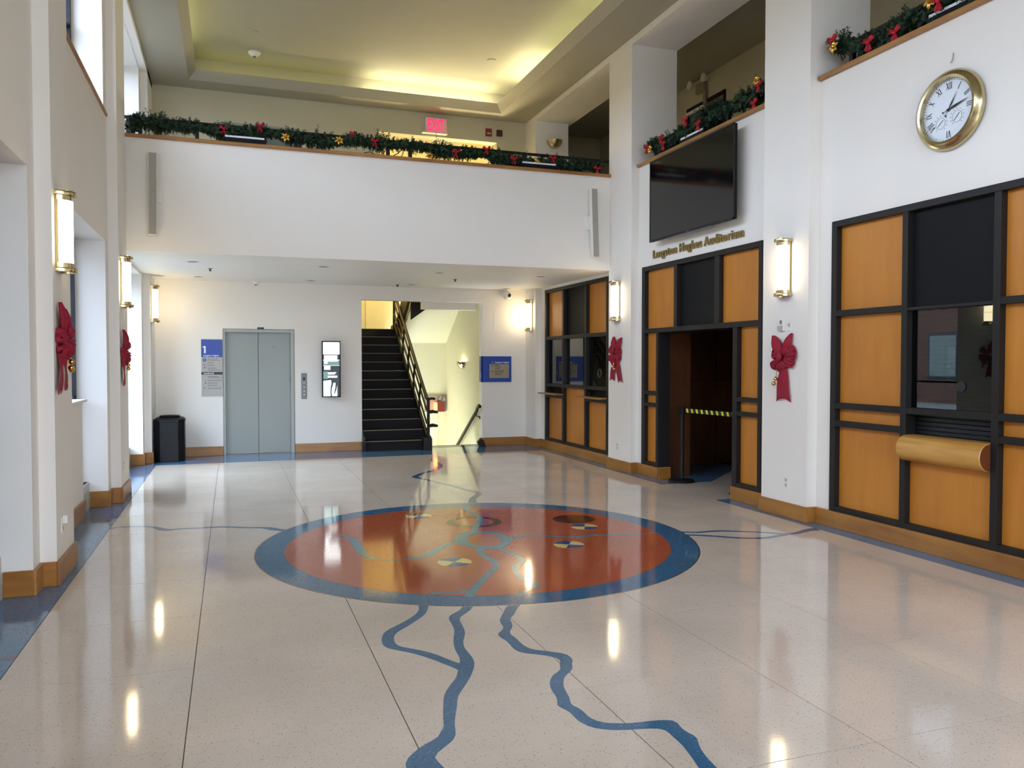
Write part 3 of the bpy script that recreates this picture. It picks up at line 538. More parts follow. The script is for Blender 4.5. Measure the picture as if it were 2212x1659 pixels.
# ---- baseboards
def board(parent, x0, x1, y0, y1, m='base', z=0.157): return box('board', x0, x1, y0, y1, 0.0, z, M[m], parent, bevel=0.004)
br = empty('baseboard_right', label='worn maple baseboard along the right wall', cat='baseboard', kind='structure'); t = 0.022
for y0, y1 in ((11.02, 13.93), (9.528, 10.17), (7.20, 7.87), (3.50, 6.45), (-0.2, 2.75)): board(br, WR-t-.015, WR, y0, y1)
board(br, WR-t-.015, 5.66, 9.527, 9.549, 'basex')
for y0, y1 in COLS: board(br, KR-t, KR, y0-t, y1+t); board(br, KR, WR-.0, y0-t, y0, 'basex'); board(br, KR, WR-.0, y1, y1+t, 'basex')
board(br, KR-t, KR, 13.95-t, YB-t); board(br, KR, WR, 13.95-t, 13.95, 'basex')
bb = empty('baseboard_far', label='maple baseboard along the far wall', cat='baseboard', kind='structure')
for x0, x1 in ((KL, -0.135), (1.055, 2.215), (4.50-t, KR)): board(bb, x0, x1, YB-t, YB, 'basex')
board(bb, 4.50-t, 4.50, YB, YB+.08)
bl = empty('baseboard_left', label='maple baseboard stepping around the window piers', cat='baseboard', kind='structure')
for y0, y1 in PIERS:
    e = y1 >= YB-.01; h = 0.175
    board(bl, KL, KL+t, y0-t, YB-t if e else y1+t, z=h); board(bl, WL, KL, y0-t, y0, 'basex', h); board(bl, WL, WL+t, y0-.21-t, y0-t, z=h); board(bl, -1.47, WL, y0-.21-t, y0-.21, 'basex', h)
    if not e: board(bl, WL, KL, y1, y1+t, 'basex', h); board(bl, WL, WL+t, y1+t, y1+.21, z=h)
for a, b in BAYS[1:]:
    if b < 13: board(bl, -1.45, -1.45+t, a, b-.54, z=.175)

# ================================================================== STAIRCASE AND STAIRWELL
wsw = empty('wall_stairwell', label='pale yellow walls of the stairwell', cat='wall', kind='structure')
XS0, XS1, XM = 2.225, 4.50, 3.40
box('plaster', XS1, XS1+.1, YB+.2, 18.6, -2.6, 3.32, M['yellow'], wsw); box('plaster', XS1, XS1+.1, YB, YB+.2, -2.6, -.001, M['yellow'], wsw); box('plaster', XS1+.29, XS1+.39, YB+.2, 18.6, 3.32, 6.9, M['yellow'], wsw); box('plaster', XS1, XS1+.4, YB+.2, 18.6, 3.22, 3.32, M['yellow'], wsw)
box('plaster', XS0-.1, XS0, YB+.2, 18.6, -2.6, 6.9, M['yellow'], wsw)
box('plaster', XS0-.1, XS1+.4, 18.5, 18.6, 2.3, 6.9, M['yellow'], wsw)
box('plaster', XM+.03, XS1, 17.2, 17.3, -2.6, 1.71, M['yellow'], wsw); box('landing_beam', XM+.03, XS1, 17.17, 17.4, 1.71, 2.05, M['yellow'], wsw)
box('recess_panel', 4.02, 4.30, 17.17, 17.2, -0.5, 0.72, M['yellow'], wsw); box('recess_panel', XM+.03, 4.36, 17.18, 17.2, 0.86, 0.90, M['yellow'], wsw)
box('well_floor', XM, XS1, YB, 17.3, -2.7, -2.6, M['tread'], wsw)
box('panel_seam', 2.93, 2.935, 18.49, 18.5, 2.33, 5.0, M['signtan'], wsw)
box('plaster', XM+.03, XS1, 14.86, 15.0, 2.60, 2.78, M['wall'], wsw); box('ceiling_over_stairs', XS0, XS1, YB+.2, 15.4, 3.22, 3.32, M['yellow'], wsw)
box('upper_corridor_floor', XS0, XS1+.3, YB+.2, 15.5, 3.33, G, M['lightgrey'], wsw)
box('ceiling_stairwell', XS0-.1, XS1+.4, YB+.2, 18.6, 6.5, 6.6, M['ceiling'], wsw)
# plaster underside of the upper flight
put('flight_underside', MB().prism([(17.3, 1.93), (17.3, 2.2), (15.0, 3.3), (15.0, 3.1), (15.5, 3.07)], XM+.06, XS1, axis='x').mesh('flight_underside', M['yellow']), wsw)
st = based('staircase', (2.8, 14.2, 0), 'dark rubber-clad staircase with black steel railing rising beside the lift', 'staircase')
R_, T_, Y0_ = 0.178, 0.25, 14.25
stepm = {}
for k in range(13):
    y = Y0_+k*T_; z = (k+1)*R_
    s_ = box('step', XS0+.005, XM-.03, y, y+T_+.02 if k < 12 else 18.48, z-R_, z-.012, M['tread'], st)
    box('nosing', XS0+.005, XM-.05, y-.018, y+.028, z-.012, z+.0, M['nosing'], s_, label='worn pale nosing strip')
    box('tread_board', XS0+.005, XM-.03, y+.028, y+T_+.02 if k < 12 else 18.48, z-.012, z-.001, M['tread'], s_)
L1 = 13*T_
put('stringer', MB().prism([(Y0_-.14, 0), (Y0_+.1, 0), (Y0_+L1+.2, 13*R_-.28), (Y0_+L1+.2, 13*R_+.08), (Y0_+L1, 13*R_+.1), (Y0_+.08, .27), (Y0_-.14, .25)], XM-.03, XM+.02, axis='x').mesh('stringer', M['steel']), st)
box('starting_curb', XM-.13, XM+.03, Y0_-.17, Y0_-.02, 0, .22, M['steel'], st, bevel=.004)
put('stringer', MB().prism([(Y0_-.05, 0), (Y0_+.25, 0), (Y0_+L1, 13*R_-.2), (Y0_+L1, 13*R_+.02), (Y0_+.05, .25), (Y0_-.05, .24)], XS0-.0, XS0+.02, axis='x').mesh('stringer', M['steel']), st)
box('newel_post', XM-.045, XM+.005, Y0_-.1, Y0_-.05, .2, .93, M['steel'], st, bevel=.008)
sl = R_/T_
for h, r in ((.92, .034), (.70, .020), (.46, .020), (.24, .020)):
    y1 = Y0_+L1-.1; z0 = h; part('handrail' if h > .9 else 'rail', MB().tube([(XM-.02, Y0_-.08, z0-.0), (XM-.02, Y0_+.06, z0+.02), (XM-.02, y1, z0+(y1-Y0_)*sl)], r, 8), M['steel'], st, smooth=True)
for z in (.68, .43): part('rail_end', MB().tube([(XM-.02, Y0_-.07, z), (XM+.06, Y0_-.09, z+.015), (XM+.15, Y0_-.10, z-.0)], .026, 8, radii=[.03, .034, .022]), M['steel'], st, smooth=True)
part('rail_end', MB().tube([(XM-.02, Y0_+.0, .93), (XM-.02, Y0_-.07, .915), (XM+.05, Y0_-.09, .935), (XM+.10, Y0_-.09, .92)], .024, 8), M['steel'], st, smooth=True)
for k in range(2, 13, 2):
    y = Y0_+k*T_; z = (k)*R_
    part('baluster', MB().tube([(XM-.02, y, z-.02), (XM-.02, y+.16, z+.30), (XM-.02, y+.14, z+.62), (XM-.02, y-.02, z+.90)], .022, 6), M['steel'], st, smooth=True)
# the upper flight turning back towards the balcony
uf = based('upper_flight', (3.9, 15.6, 3.3), 'dark steel upper flight returning over the stairwell', 'staircase')
put('stringer', MB().prism([(17.35, 2.02), (17.35, 2.40), (15.7, 3.6), (15.4, 3.6), (15.4, 3.22)], XM+.0, XM+.06, axis='x').mesh('stringer', M['steel']), uf)
box('landing_edge', XM+.05, XM+.33, 15.6, 15.66, 2.78, 3.3, M['steel'], uf)
put('gusset', MB().prism([(XM+.04, 2.45), (XM+.42, 2.72), (XM+.42, 3.2), (XM+.04, 3.2)], 15.9, 15.95, axis='y').mesh('gusset', M['steel']), uf)
for h in (.55, .85): part('rail', MB().tube([(XM+.03, 17.3, 2.35+h), (XM+.03, 15.6, 3.5+h)], .02, 8), M['steel'], uf, smooth=True)
part('newel_post', MB().tube([(XM-.02, 17.35, 2.3), (XM-.02, 17.35, 3.3)], .03, 8), M['steel'], uf)
# steps going down on the right
sd = based('stairs_down', (3.95, 14.75, 0), 'steps descending to the basement beside the staircase', 'staircase')
box('top_nosing', XM+.03, XS1, 14.70, 14.76, -.03, .004, M['alu'], sd, label='pale metal edge strip')
for k in range(7):
    box('step', XM+.03, XS1, 14.76+k*.27, 14.76+(k+1)*.27, -.178*(k+2), -.178*(k+1), M['tread'], sd)
box('floor_lobby', XM+.03, XS1, YB, 14.70, -.06, 0, M['border'], None, label='dark blue terrazzo at the head of the basement steps', cat='floor', kind='structure')
box('floor_lobby', 2.1, XM+.03, YB-.3, YB+.3, -.07, -.061, M['border'], None, label='dark floor under the first stair step', cat='floor', kind='structure')
hr = based('handrail', (4.42, 14.5, 0.3), 'short black wall handrail sloping down beside the basement steps', 'handrail')
hx = 4.42
part('rail', MB().tube([(hx, 14.36, .755), (hx, 14.42, .775), (hx, 14.50, .74), (hx, 14.58, .66), (hx, 16.2, -.26)], .030, 10), M['steel'], hr, smooth=True)
for y, z in ((14.62, .62), (15.9, -.10)): part('bracket', MB().tube([(hx, y, z), (hx+.02, y, z-.07), (XS1-.01, y, z-.07)], .010, 6).cyl((XS1-.012, y, z-.09), .03, .012, axis='x', n=12), M['steel'], hr, smooth=True)
kb = part('doorstop_block', MB().prism([(4.40, 0.0), (4.52, 0.0), (4.48, .12), (4.42, .16), (4.36, .09)], 14.30, 14.38, axis='y'), M['steel'], None)
tag(kb, 'small dark rubber block on the floor at the foot of the blue-signed pier', 'doorstop')

# ================================================================== LIFT
lf = based('elevator_door', (.46, YB, 0), 'grey two-leaf lift doors at the far wall', 'elevator')
fx0, fx1, fz = -0.125, 1.045, 2.16
part('door_frame', MB().box(fx0, fx0+.035, YB-.012, YB+.12, 0, fz).box(fx1-.06, fx1, YB-.012, YB+.12, 0, fz).box(fx0+.035, fx1-.06, YB-.012, YB+.12, fz-.055, fz), M['elevframe'], lf, bevel=.003)
dm = (fx0+.035+fx1-.06)/2
box('door_leaf', fx0+.035, dm-.004, YB+.07, YB+.11, .01, fz-.055, M['elev'], lf); box('door_leaf', dm+.004, fx1-.06, YB+.075, YB+.115, .01, fz-.055, M['elev'], lf)
box('door_seam', dm-.006, dm+.006, YB+.10, YB+.12, .01, fz-.055, M['blackpanel'], lf); box('sill_plate', fx0, fx1, YB-.0, YB+.12, -.001, .008, M['alu'], lf)
part('peephole', MB().cyl((dm+.26, YB+.069, 1.86), .008, .006, axis='y', n=12), M['blackpanel'], lf); box('edge_guard', fx1-.064, fx1-.052, YB+.04, YB+.055, 1.25, 1.38, M['blackpanel'], lf)
u = based('upper_elevator_door', (.49, YB, G), 'grey lift door on the balcony level behind the garland', 'elevator')
part('door_frame', MB().box(-.10, -.05, YB-.01, YB+.1, G, 5.66).box(1.04, 1.09, YB-.01, YB+.1, G, 5.66).box(-.05, 1.04, YB-.01, YB+.1, 5.60, 5.66), M['elevframe'], u)
box('door_leaf', -.05, .49, YB+.05, YB+.09, G, 5.6, M['dimmetal'], u); box('door_leaf', .50, 1.04, YB+.05, YB+.09, G, 5.6, M['dimmetal'], u)
cp = empty('call_panel', (1.212, YB, 1.172), BACK, 'slim metal lift call panel right of the lift doors', 'call panel')
box('plate', -.048, .048, -.008, 0, -.228, .228, M['alu'], cp, bevel=.002); box('display', -.018, .018, -.011, -.006, .10, .155, M['ink'], cp)
for z in (.06, -.02, -.09, -.15): part('button', MB().cyl((0, -.012, z), .011, .006, axis='y', n=14), M['white'], cp)
lp = empty('floor_plate', (.49, YB, 2.178), BACK, 'tiny black plate above the lift doors', 'sign')
box('plate', -.052, .052, -.006, 0, -.018, .018, M['ink'], lp); box('marking', -.03, .03, -.0075, -.006, -.005, .005, M['greyink'], lp)

# ================================================================== SIGNS
ds = empty('directory_sign', (-0.305, YB, 1.5), BACK, 'tall blue and grey floor directory sign left of the lift', 'sign')
box('backing', -.167, .167, -.012, 0, -.485, .48, M['signgrey'], ds)
box('blue_header', -.168, .168, -.016, -.011, .18, .48, M['signblue'], ds, label='blue header')
part('numeral', MB().prism([(-.122, .245), (-.096, .245), (-.096, .368), (-.112, .368), (-.142, .355), (-.142, .336), (-.122, .341)], -.0175, -.0165, axis='y'), M['signwhite'], ds)
text('sign_name', 'Langston Hughes', .036, M['signwhite'], ds, -.135, -.0165, .195, bold=.0006)
box('dark_band', -.168, .168, -.016, -.011, -.118, -.073, M['signink'], ds, label='dark band'); text('band_name', 'Landmark', .042, M['signwhite'], ds, -.135, -.0165, -.108, bold=.0006)
part('floor_badge', MB().cyl((-.115, -.014, .130), .028, .003, axis='y', n=20), M['signblue'], ds); text('numeral', '3', .032, M['signwhite'], ds, -.124, -.0175, .119, bold=.0006)
for z, a in ((.04, 'M1'), (-.010, '2M'), (-.158, '1'), (-.222, '2'), (-.272, 'M'), (-.355, 'BV')): text('numeral', a, .030, M['signink'], ds, -.135 if len(a) > 1 else -.115, -.0125, z, bold=.0002)
ln = MB()
for z, w in ((.145, .15), (.122, .19), (.086, .10), (.04, .09), (-.008, .14), (-.042, .18), (-.150, .15), (-.170, .21), (-.215, .22), (-.262, .13), (-.298, .12), (-.350, .22)):
    x = -.07
    while x < -.07+w: l = random.uniform(.018, .045); ln.box(x, min(x+l, .15), -.0128, -.012, z-.0035, z+.0035); x += l+.006
tl = part('small_print', ln, M['signink'], ds)
part('rule_line', MB().box(-.13, .14, -.0126, -.012, .062, .0632).box(-.13, .14, -.0126, -.012, .018, .0192).box(-.13, .14, -.0126, -.012, -.194, -.193).box(-.13, .14, -.0126, -.012, -.240, -.239).box(-.13, .14, -.0126, -.012, -.325, -.324), M['signink'], ds)
bs = empty('wrap_sign', (4.50, YB, 1.46), BACK, 'square blue wayfinding sign wrapping the corner beside the stair opening', 'sign')
part('blue_plate', MB().box(-.018, .58, -.018, 0, -.245, .245).box(-.018, 0, -.018, .13, -.245, .245), M['signblue'], bs, bevel=.002)
text('sign_name', '1   Langston Hughes', .042, M['signwhite'], bs, .19, -.0185, .115, bold=.0004)
box('bronze_plaque', .135, .53, -.023, -.017, -.17, .095, M['signtan'], bs, label='bronze coloured plaque')
for s_, z in ((1, .065), (-1, -.045)): part('arrow', MB().tube([(.165, -.025, z-.012*s_), (.195, -.025, z+.014*s_), (.225, -.025, z-.012*s_)], .004, 6), M['ink'], bs)
ln = MB()
for z, w in ((.078, .09), (.045, .12), (.012, .10), (-.035, .19), (-.07, .16), (-.105, .13)): ln.box(.245, .245+w, -.0240, -.023, z-.005, z+.005)
part('small_print', ln, M['signink'], bs); box('rule_line', .24, .48, -.0240, -.023, -.009, -.007, M['signink'], bs); box('side_print', -.0188, -.018, .03, .045, -.17, -.07, M['signwhite'], bs)

# portrait screen between the call panel and the stairs
sc = empty('portrait_screen', (1.67, YB, 1.47), BACK, 'lit portrait screen in a black frame between lift and stairs', 'screen')
box('wall_bracket', -.08, .08, -.10, 0, -.25, .25, M['blackpanel'], sc)
box('casing', -.160, .160, -.148, -.10, -.495, .495, M['blackpanel'], sc, bevel=.004)
part('bezel', MB().box(-.160, -.142, -.155, -.146, -.495, .495).box(.142, .160, -.155, -.146, -.495, .495).box(-.160, .160, -.155, -.146, .475, .495).box(-.160, .160, -.155, -.146, -.495, -.478), M['blackpanel'], sc)
pic = MB(); yq = -.1495
def quad(x0, x1, z0, z1, m, dy=0): pic.box(x0, x1, yq-dy-.0004, yq-dy, z0, z1, m)
quad(-.142, .142, .26, .475, M['scrwhite']); quad(-.142, .142, -.478, .26, M['scrdark'])
quad(-.125, .10, .17, .245, M['scrwhite'], .0006); quad(-.142, .142, .155, .165, M['scrwhite'], .0006); quad(-.142, .142, .075, .15, M['scrteal'], .0006); quad(-.12, -.07, .095, .145, M['scrwhite'], .0012); quad(-.12, .11, .135, .15, M['scrwhite'], .0012)
quad(-.142, .142, .062, .068, M['scrwhite'], .0006); quad(-.125, -.02, -.01, .055, M['scrwhite'], .0006); quad(-.142, -.06, -.17, -.04, M['scrteal'], .0006); quad(-.142, .03, -.478, -.19, M['scrpale'], .0006); quad(.03, .10, -.478, -.24, M['scrpale'], .0006)
quad(-.06, .08, -.075, -.055, M['scrwhite'], .0012); quad(-.06, .06, -.095, -.078, M['scrpale'], .0012); quad(-.06, .10, -.15, -.115, M['scrwhite'], .0012)
for x in (-.12, -.095, -.07, -.045): quad(x, x+.003, -.35, -.20, M['scrteal'], .0012)
def poly(P, m, dy): pic.prism(P, yq-dy-.0004, yq-dy, axis='y', material=m)
poly([(-.142, -.19), (-.05, -.165), (.0, -.16), (.0, -.19), (-.142, -.205)], M['scrdark'], .0018)
poly([(-.01, -.17), (.045, -.17), (.03, -.26), (.005, -.34), (.0, -.42), (.01, -.478), (-.015, -.478), (-.02, -.40), (-.015, -.32), (.0, -.25)], M['scrdark'], .0018)
poly([(.06, -.17), (.12, -.17), (.10, -.28), (.085, -.36), (.06, -.42), (.03, -.445), (.05, -.40), (.065, -.33), (.07, -.25)], M['scrdark'], .0018)
part('display', pic, M['scrwhite'], sc, label='bright black and white stage picture')

# lettering over the auditorium doorway, one mesh per letter
lt = empty('wall_lettering', (WR, 9.735, 3.02), RIGHT, 'bronze lettering reading Langston Hughes Auditorium above the doorway', 'lettering')
full = 'Langston Hughes Auditorium'; sz = .152; cache = {}
_, wfull = text_mesh(full, sz, 0, .0); kx = 2.055/wfull
for i, ch in enumerate(full):
    if ch == ' ': continue
    _, wp = text_mesh('|'+full[:i]+'|', sz); _, wbar = text_mesh('||', sz)
    if ch not in cache:
        me, _w = text_mesh(ch, sz, .012, .0024); me.materials.clear(); me.materials.append(M['letter']); cache[ch] = me
    put('letter', cache[ch], lt, loc=((wp-wbar)*kx, -.013, 0))

# EXIT sign on the balcony
ex = empty('exit_sign', (3.595, YB-.12, 5.94), BACK, 'pink-lit EXIT sign on the far balcony wall', 'exit sign')
box('housing', -.20, .20, .03, .12, -.145, .13, M['white'], ex); box('face_plate', -.19, .19, .02, .03, -.13, .115, M['exitglow'], ex); box('base_plate', -.26, .21, .0, .12, -.155, -.14, M['white'], ex)
xt = text('exit_letters', 'EXIT', .30, M['exitred'], ex, -.168, .018, -.105, ext=.003, bold=.006); xt.scale = (.50, 1, 1)
for nm, x, z, w, h, m, lb in (('fire_alarm', 4.625, 5.925, .12, .14, 'redbox', 'dark red fire alarm box right of the EXIT sign'), ('alarm_plate', 4.84, 5.93, .11, .115, 'brownbox', 'small brown square plate beside the fire alarm box')):
    e = empty(nm, (x, YB, z), BACK, lb, 'alarm'); box('body', -w/2, w/2, -.04, 0, -h/2, h/2, M[m], e, bevel=.004)
    if nm == 'fire_alarm': box('label_strip', -.035, .035, -.042, -.04, -.03, -.015, M['signwhite'], e)
# emergency light with small orange exit sign at the bottom of the stairwell wall
el = empty('emergency_light', (4.40, 17.17, .60), BACK, 'small orange-lit exit sign and lamp box behind the newel post', 'exit sign')
box('backplate', -.40, .10, -.02, 0, -.10, .27, M['signtan'], el); box('housing', -.12, .04, -.10, -.02, -.10, .13, M['redbox'], el); box('lit_face', -.19, -.13, -.10, -.03, -.07, .10, M['exitorange'], el)
part('lamp_head', MB().lathe([(.0, 0), (.045, .0), (.05, -.05), (.0, -.05)], c=(-.05, -.05, .2), axis='y', n=14), M['signtan'], el); part('lamp_head', MB().lathe([(.0, 0), (.045, .0), (.05, -.05), (.0, -.05)], c=(.02, -.05, .17), axis='y', n=14), M['signtan'], el)

# ================================================================== PANELLED BAYS ON THE RIGHT WALL
FX0, FX1, PX = 5.485, 5.60, 5.548      # front and back of the black bars, face of the panels
def vbar(p, y0, y1, z0, z1): return box('mullion', FX0, FX1, y0, y1, z0, z1, M['black'], p, bevel=.003)
def hbar(p, y0, y1, z0, z1): return box('crossbar', FX0+.002, FX1-.001, y0+.001, y1-.001, z0+.0005, z1-.0005, M['black'], p, bevel=.003)
def panel(p, y0, y1, z0, z1, m='maple', nm='panel', **kw): return box(nm, PX, PX+.03, y0-.004, y1+.004, z0-.004, z1+.004, M[m], p, **kw)
# --- ticket booth front
tb = based('ticket_booth_front', (5.5, 12.43, .157), 'black-framed ticket booth front with maple panels, three windows and two small shelves', 'ticket booth')
a0, a1, b0, b1, c0, c1 = 13.66, 12.93, 12.86, 11.99, 11.92, 11.185
vbar(tb, 13.66, 13.74, .157, 2.92); vbar(tb, 12.86, 12.93, .157, 2.86); vbar(tb, 11.92, 11.99, .157, 2.86); vbar(tb, 11.12, 11.185, .157, 2.92)
hbar(tb, 11.12, 13.74, 2.86, 2.92); hbar(tb, 11.12, 13.74, 2.0, 2.062); hbar(tb, 11.12, 13.74, .157, .205); hbar(tb, 11.12, 13.74, 1.148, 1.205)
for y0, y1 in ((a1, a0), (c1, c0)): hbar(tb, y0, y1, .95, 1.005)
panel(tb, a1, a0, 2.062, 2.86); panel(tb, c1, c0, 2.062, 2.86); panel(tb, b1, b0, 2.062, 2.86, 'blackpanel', label='black upper panel')
panel(tb, a1, a0, .205, .95); panel(tb, c1, c0, .205, .95); panel(tb, b1, b0, .205, 1.148)
for y0, y1, m in ((a1, a0, 'glassdark'), (b1, b0, 'glassteal'), (c1, c0, 'glassdark')): box('pane', PX, PX+.006, y0, y1, 1.205, 2.0, M[m], tb)
part('speak_hole', MB().lathe([(.052, 0), (.052, .01), (.070, .01), (.070, 0)], c=(PX-.01, (c0+c1)/2-.02, 1.42), axis='x', n=24), M['alu'], tb)
part('speak_hole', MB().cyl((PX-.006, (a0+a1)/2-.02, 1.40), .045, .006, axis='x', n=24), M['ink'], tb)
for y0, y1 in ((12.86, 13.70), (11.13, 11.99)):
    box('shelf', 5.33, 5.50, y0+.01, y1, 1.015, 1.04, M['cap'], tb, bevel=.006)
    box('slot_back', PX+.03, PX+.05, y0, y1, 1.0, 1.16, M['blackpanel'], tb)
box('booth_counter', 5.62, 6.3, 11.1, 13.8, .9, .95, M['darkroom'], tb)
box('booth_blind', 5.72, 5.73, 11.15, 11.95, 1.2, 2.0, M['shutter'], tb)
# --- auditorium entrance
ae = based('auditorium_entrance', (5.5, 8.69, .157), 'black-framed auditorium entrance with maple side panels around the open doorway', 'entrance frame')
vbar(ae, 9.965, 10.047, .157, 2.93); vbar(ae, 9.585, 9.64, .157, 2.0); vbar(ae, 9.11, 9.185, 2.062, 2.865); vbar(ae, 8.155, 8.255, 2.062, 2.865); vbar(ae, 7.338, 7.405, .157, 2.93); vbar(ae, 7.79, 7.875, .157, 2.0)
hbar(ae, 7.338, 10.047, 2.865, 2.93); hbar(ae, 7.338, 10.047, 1.998, 2.062)
for y0, y1 in ((9.64, 9.965), (7.405, 7.79)):
    hbar(ae, y0, y1, .157, .205); hbar(ae, y0, y1, .98, 1.03); hbar(ae, y0, y1, 1.142, 1.195)
    panel(ae, y0, y1, .205, .98); panel(ae, y0, y1, 1.03, 1.142); panel(ae, y0, y1, 1.195, 1.998)
panel(ae, 9.185, 9.965, 2.062, 2.865); panel(ae, 8.255, 9.11, 2.062, 2.865, 'blackpanel', label='black upper panel'); panel(ae, 7.405, 8.155, 2.062, 2.865)
box('door_jamb', FX1, 5.66, 9.57, 9.72, .157, 2.0, M['black'], ae); box('door_jamb', FX0+.02, FX1+.04, 9.565, 9.60, .157, 2.0, M['black'], ae); box('door_jamb', FX1, 5.66, 7.78, 7.86, .0, 2.0, M['black'], ae); box('door_head', FX1, 5.9, 7.8, 9.7, 2.0, 2.062, M['black'], ae)
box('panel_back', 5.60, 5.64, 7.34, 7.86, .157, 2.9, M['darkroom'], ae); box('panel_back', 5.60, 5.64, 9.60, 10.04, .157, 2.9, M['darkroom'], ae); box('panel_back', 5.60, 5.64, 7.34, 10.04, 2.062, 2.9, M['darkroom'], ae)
# --- service counter nearest the camera
cs = based('service_counter_front', (5.5, 4.94, .157), 'large black-framed maple screen with a shuttered service window', 'counter screen')
vbar(cs, 6.205, 6.273, .157, 2.95); vbar(cs, 5.352, 5.412, .157, 2.89); vbar(cs, 4.472, 4.532, .157, 2.89); vbar(cs, 3.60, 3.665, .157, 2.95)
hbar(cs, 3.60, 6.273, 2.89, 2.95); hbar(cs, 3.60, 6.273, .157, .205)
for y0, y1 in ((5.412, 6.205), (3.665, 4.472)):
    for z0, z1 in ((2.035, 2.092), (1.150, 1.208), (.978, 1.035)): hbar(cs, y0, y1, z0, z1)
    panel(cs, y0, y1, 2.092, 2.89); panel(cs, y0, y1, 1.208, 2.035); panel(cs, y0, y1, 1.035, 1.15); panel(cs, y0, y1, .205, .978)
hbar(cs, 4.532, 5.352, 2.040, 2.068); hbar(cs, 4.532, 5.352, 1.150, 1.206); panel(cs, 4.532, 5.352, 2.068, 2.89, 'blackpanel', label='black upper panel'); panel(cs, 4.532, 5.352, .205, .86)
box('pane', PX, PX+.006, 4.532, 5.352, 1.206, 2.04, M['glassdark'], cs)
part('speak_hole', MB().cyl((PX-.008, 4.85, 1.40), .042, .008, axis='x', n=28), M['ink'], cs)
sl_ = MB()
for k in range(30): sl_.box(5.62, 5.632, 4.50, 5.40, .94+k*.038, .94+k*.038+.030)
part('roller_shutter', sl_, M['shutter'], cs, kind='stuff', label='dark horizontal slats of a closed roller shutter')
box('shutter_back', 5.64, 5.65, 4.45, 5.45, .86, 2.1, M['blackpanel'], cs)
cl = based('rolled_counter', (5.45, 4.94, .75), 'worn rounded wooden counter edge under the service window', 'counter')
part('round_edge', MB().lathe([(0.001, 0), (.104, 0), (.111, .006), (.111, .812), (.104, .818), (0.001, .818)], c=(5.487, 4.533, .862), axis='y', n=28), M['log'], cl, smooth=True)
part('end_cap', MB().cyl((5.487, 4.531, .862), .106, .003, axis='y', n=28), M['logend'], cl); box('counter_top', 5.487, 5.60, 4.534, 5.35, .955, .973, M['log'], cl)

# ================================================================== WALL SCONCES
def sconce(loc, rz, label, group='brass and opal glass wall sconces', first=[None]):
    if first[0] is not None:
        t = copy_tree(first[0]); t.location = loc; t.rotation_euler = (0, 0, rz); t['label'] = label; t['group'] = group; return t
    t = empty('wall_sconce', loc, rz, label, 'wall lamp', group)
    part('backplate', MB().box(-.118, .118, -.012, 0, -.27, .27), M['brassdull'], t)
    part('opal_shade', MB().lathe([(0.001, -.228), (.104, -.228), (.104, .228), (0.001, .228)], n=20, a0=PI, a1=2*PI, c=(0, -.012, 0)), M['shade'], t, smooth=True)
    for s in (1, -1):
        part('end_ring', MB().lathe([(0.001, .262*s), (.142, .262*s), (.146, .275*s), (.142, .292*s), (0.001, .292*s)], n=24, a0=PI, a1=2*PI), M['brass'], t, smooth=True)
        part('inner_ring', MB().lathe([(0.001, .226*s), (.116, .226*s), (.116, .262*s), (0.001, .262*s)], n=24, a0=PI, a1=2*PI), M['brass'], t, smooth=True)
        part('side_rail', MB().box(.108*s-.006, .108*s+.006, -.022, 0, -.27, .27), M['brass'], t)
        part('band', MB().lathe([(.1035, .074*s-.002), (.1065, .074*s-.002), (.1065, .074*s+.002), (.1035, .074*s+.002)], n=20, a0=PI, a1=2*PI, c=(0, -.012, 0)), M['brassdull'], t)
        part('finial', MB().cyl((0, -.07, .292*s if s > 0 else -.302), .05, .010, n=16), M['brass'], t)
    t.scale = (.70, .90, 1); first[0] = t; return t
zs = 2.585
sconce((KR, 6.81, 2.56), RIGHT, 'lit opal sconce on the column beside the near maple screen')
sconce((KR, 10.59, 2.49), RIGHT, 'lit opal sconce on the column left of the television')
sconce((KR, 14.17, 2.475), RIGHT, 'lit opal sconce on the corner pier by the ticket booth, below the dome camera')
sconce((KL, 6.61, 2.545), LEFT, 'lit opal sconce on the nearest visible window pier')
sconce((KL, 10.20, 2.52), LEFT, 'lit opal sconce on the second window pier, above the one-tailed bow')
sconce((KL, 13.85, 2.52), LEFT, 'lit opal sconce on the farthest window pier, in the corner by the lift')
for y, q in ((3.13, 'just outside the picture'), (-.57, 'behind the viewer')): sconce((KR, y, zs), RIGHT, 'lit opal sconce on the right-hand column '+q); sconce((KL, y, zs), LEFT, 'lit opal sconce on the window pier '+q)
# half-bowl brass uplights
def uplight(loc, rz, label, lit):
    t = empty('bowl_uplight', loc, rz, label, 'wall lamp', 'brass bowl uplights')
    part('bowl', MB().lathe([(.001, -.155), (.05, -.148), (.10, -.118), (.138, -.065), (.155, 0.0), (.148, 0.0), (.132, -.06), (.095, -.108), (.001, -.145)], n=24, a0=PI, a1=2*PI), M['brass'], t, smooth=True)
    part('lamp', MB().sphere((0, -.07, -.03), .035, 10, 6), M['greenlamp'] if lit else M['white'], t); return t
uplight((XS1, 15.75, 1.60), RIGHT, 'brass bowl uplight glowing on the yellow stairwell wall', True)
uplight((5.755, 13.95, 5.74), BACK, 'unlit brass bowl uplight on the upper gallery pier', False)

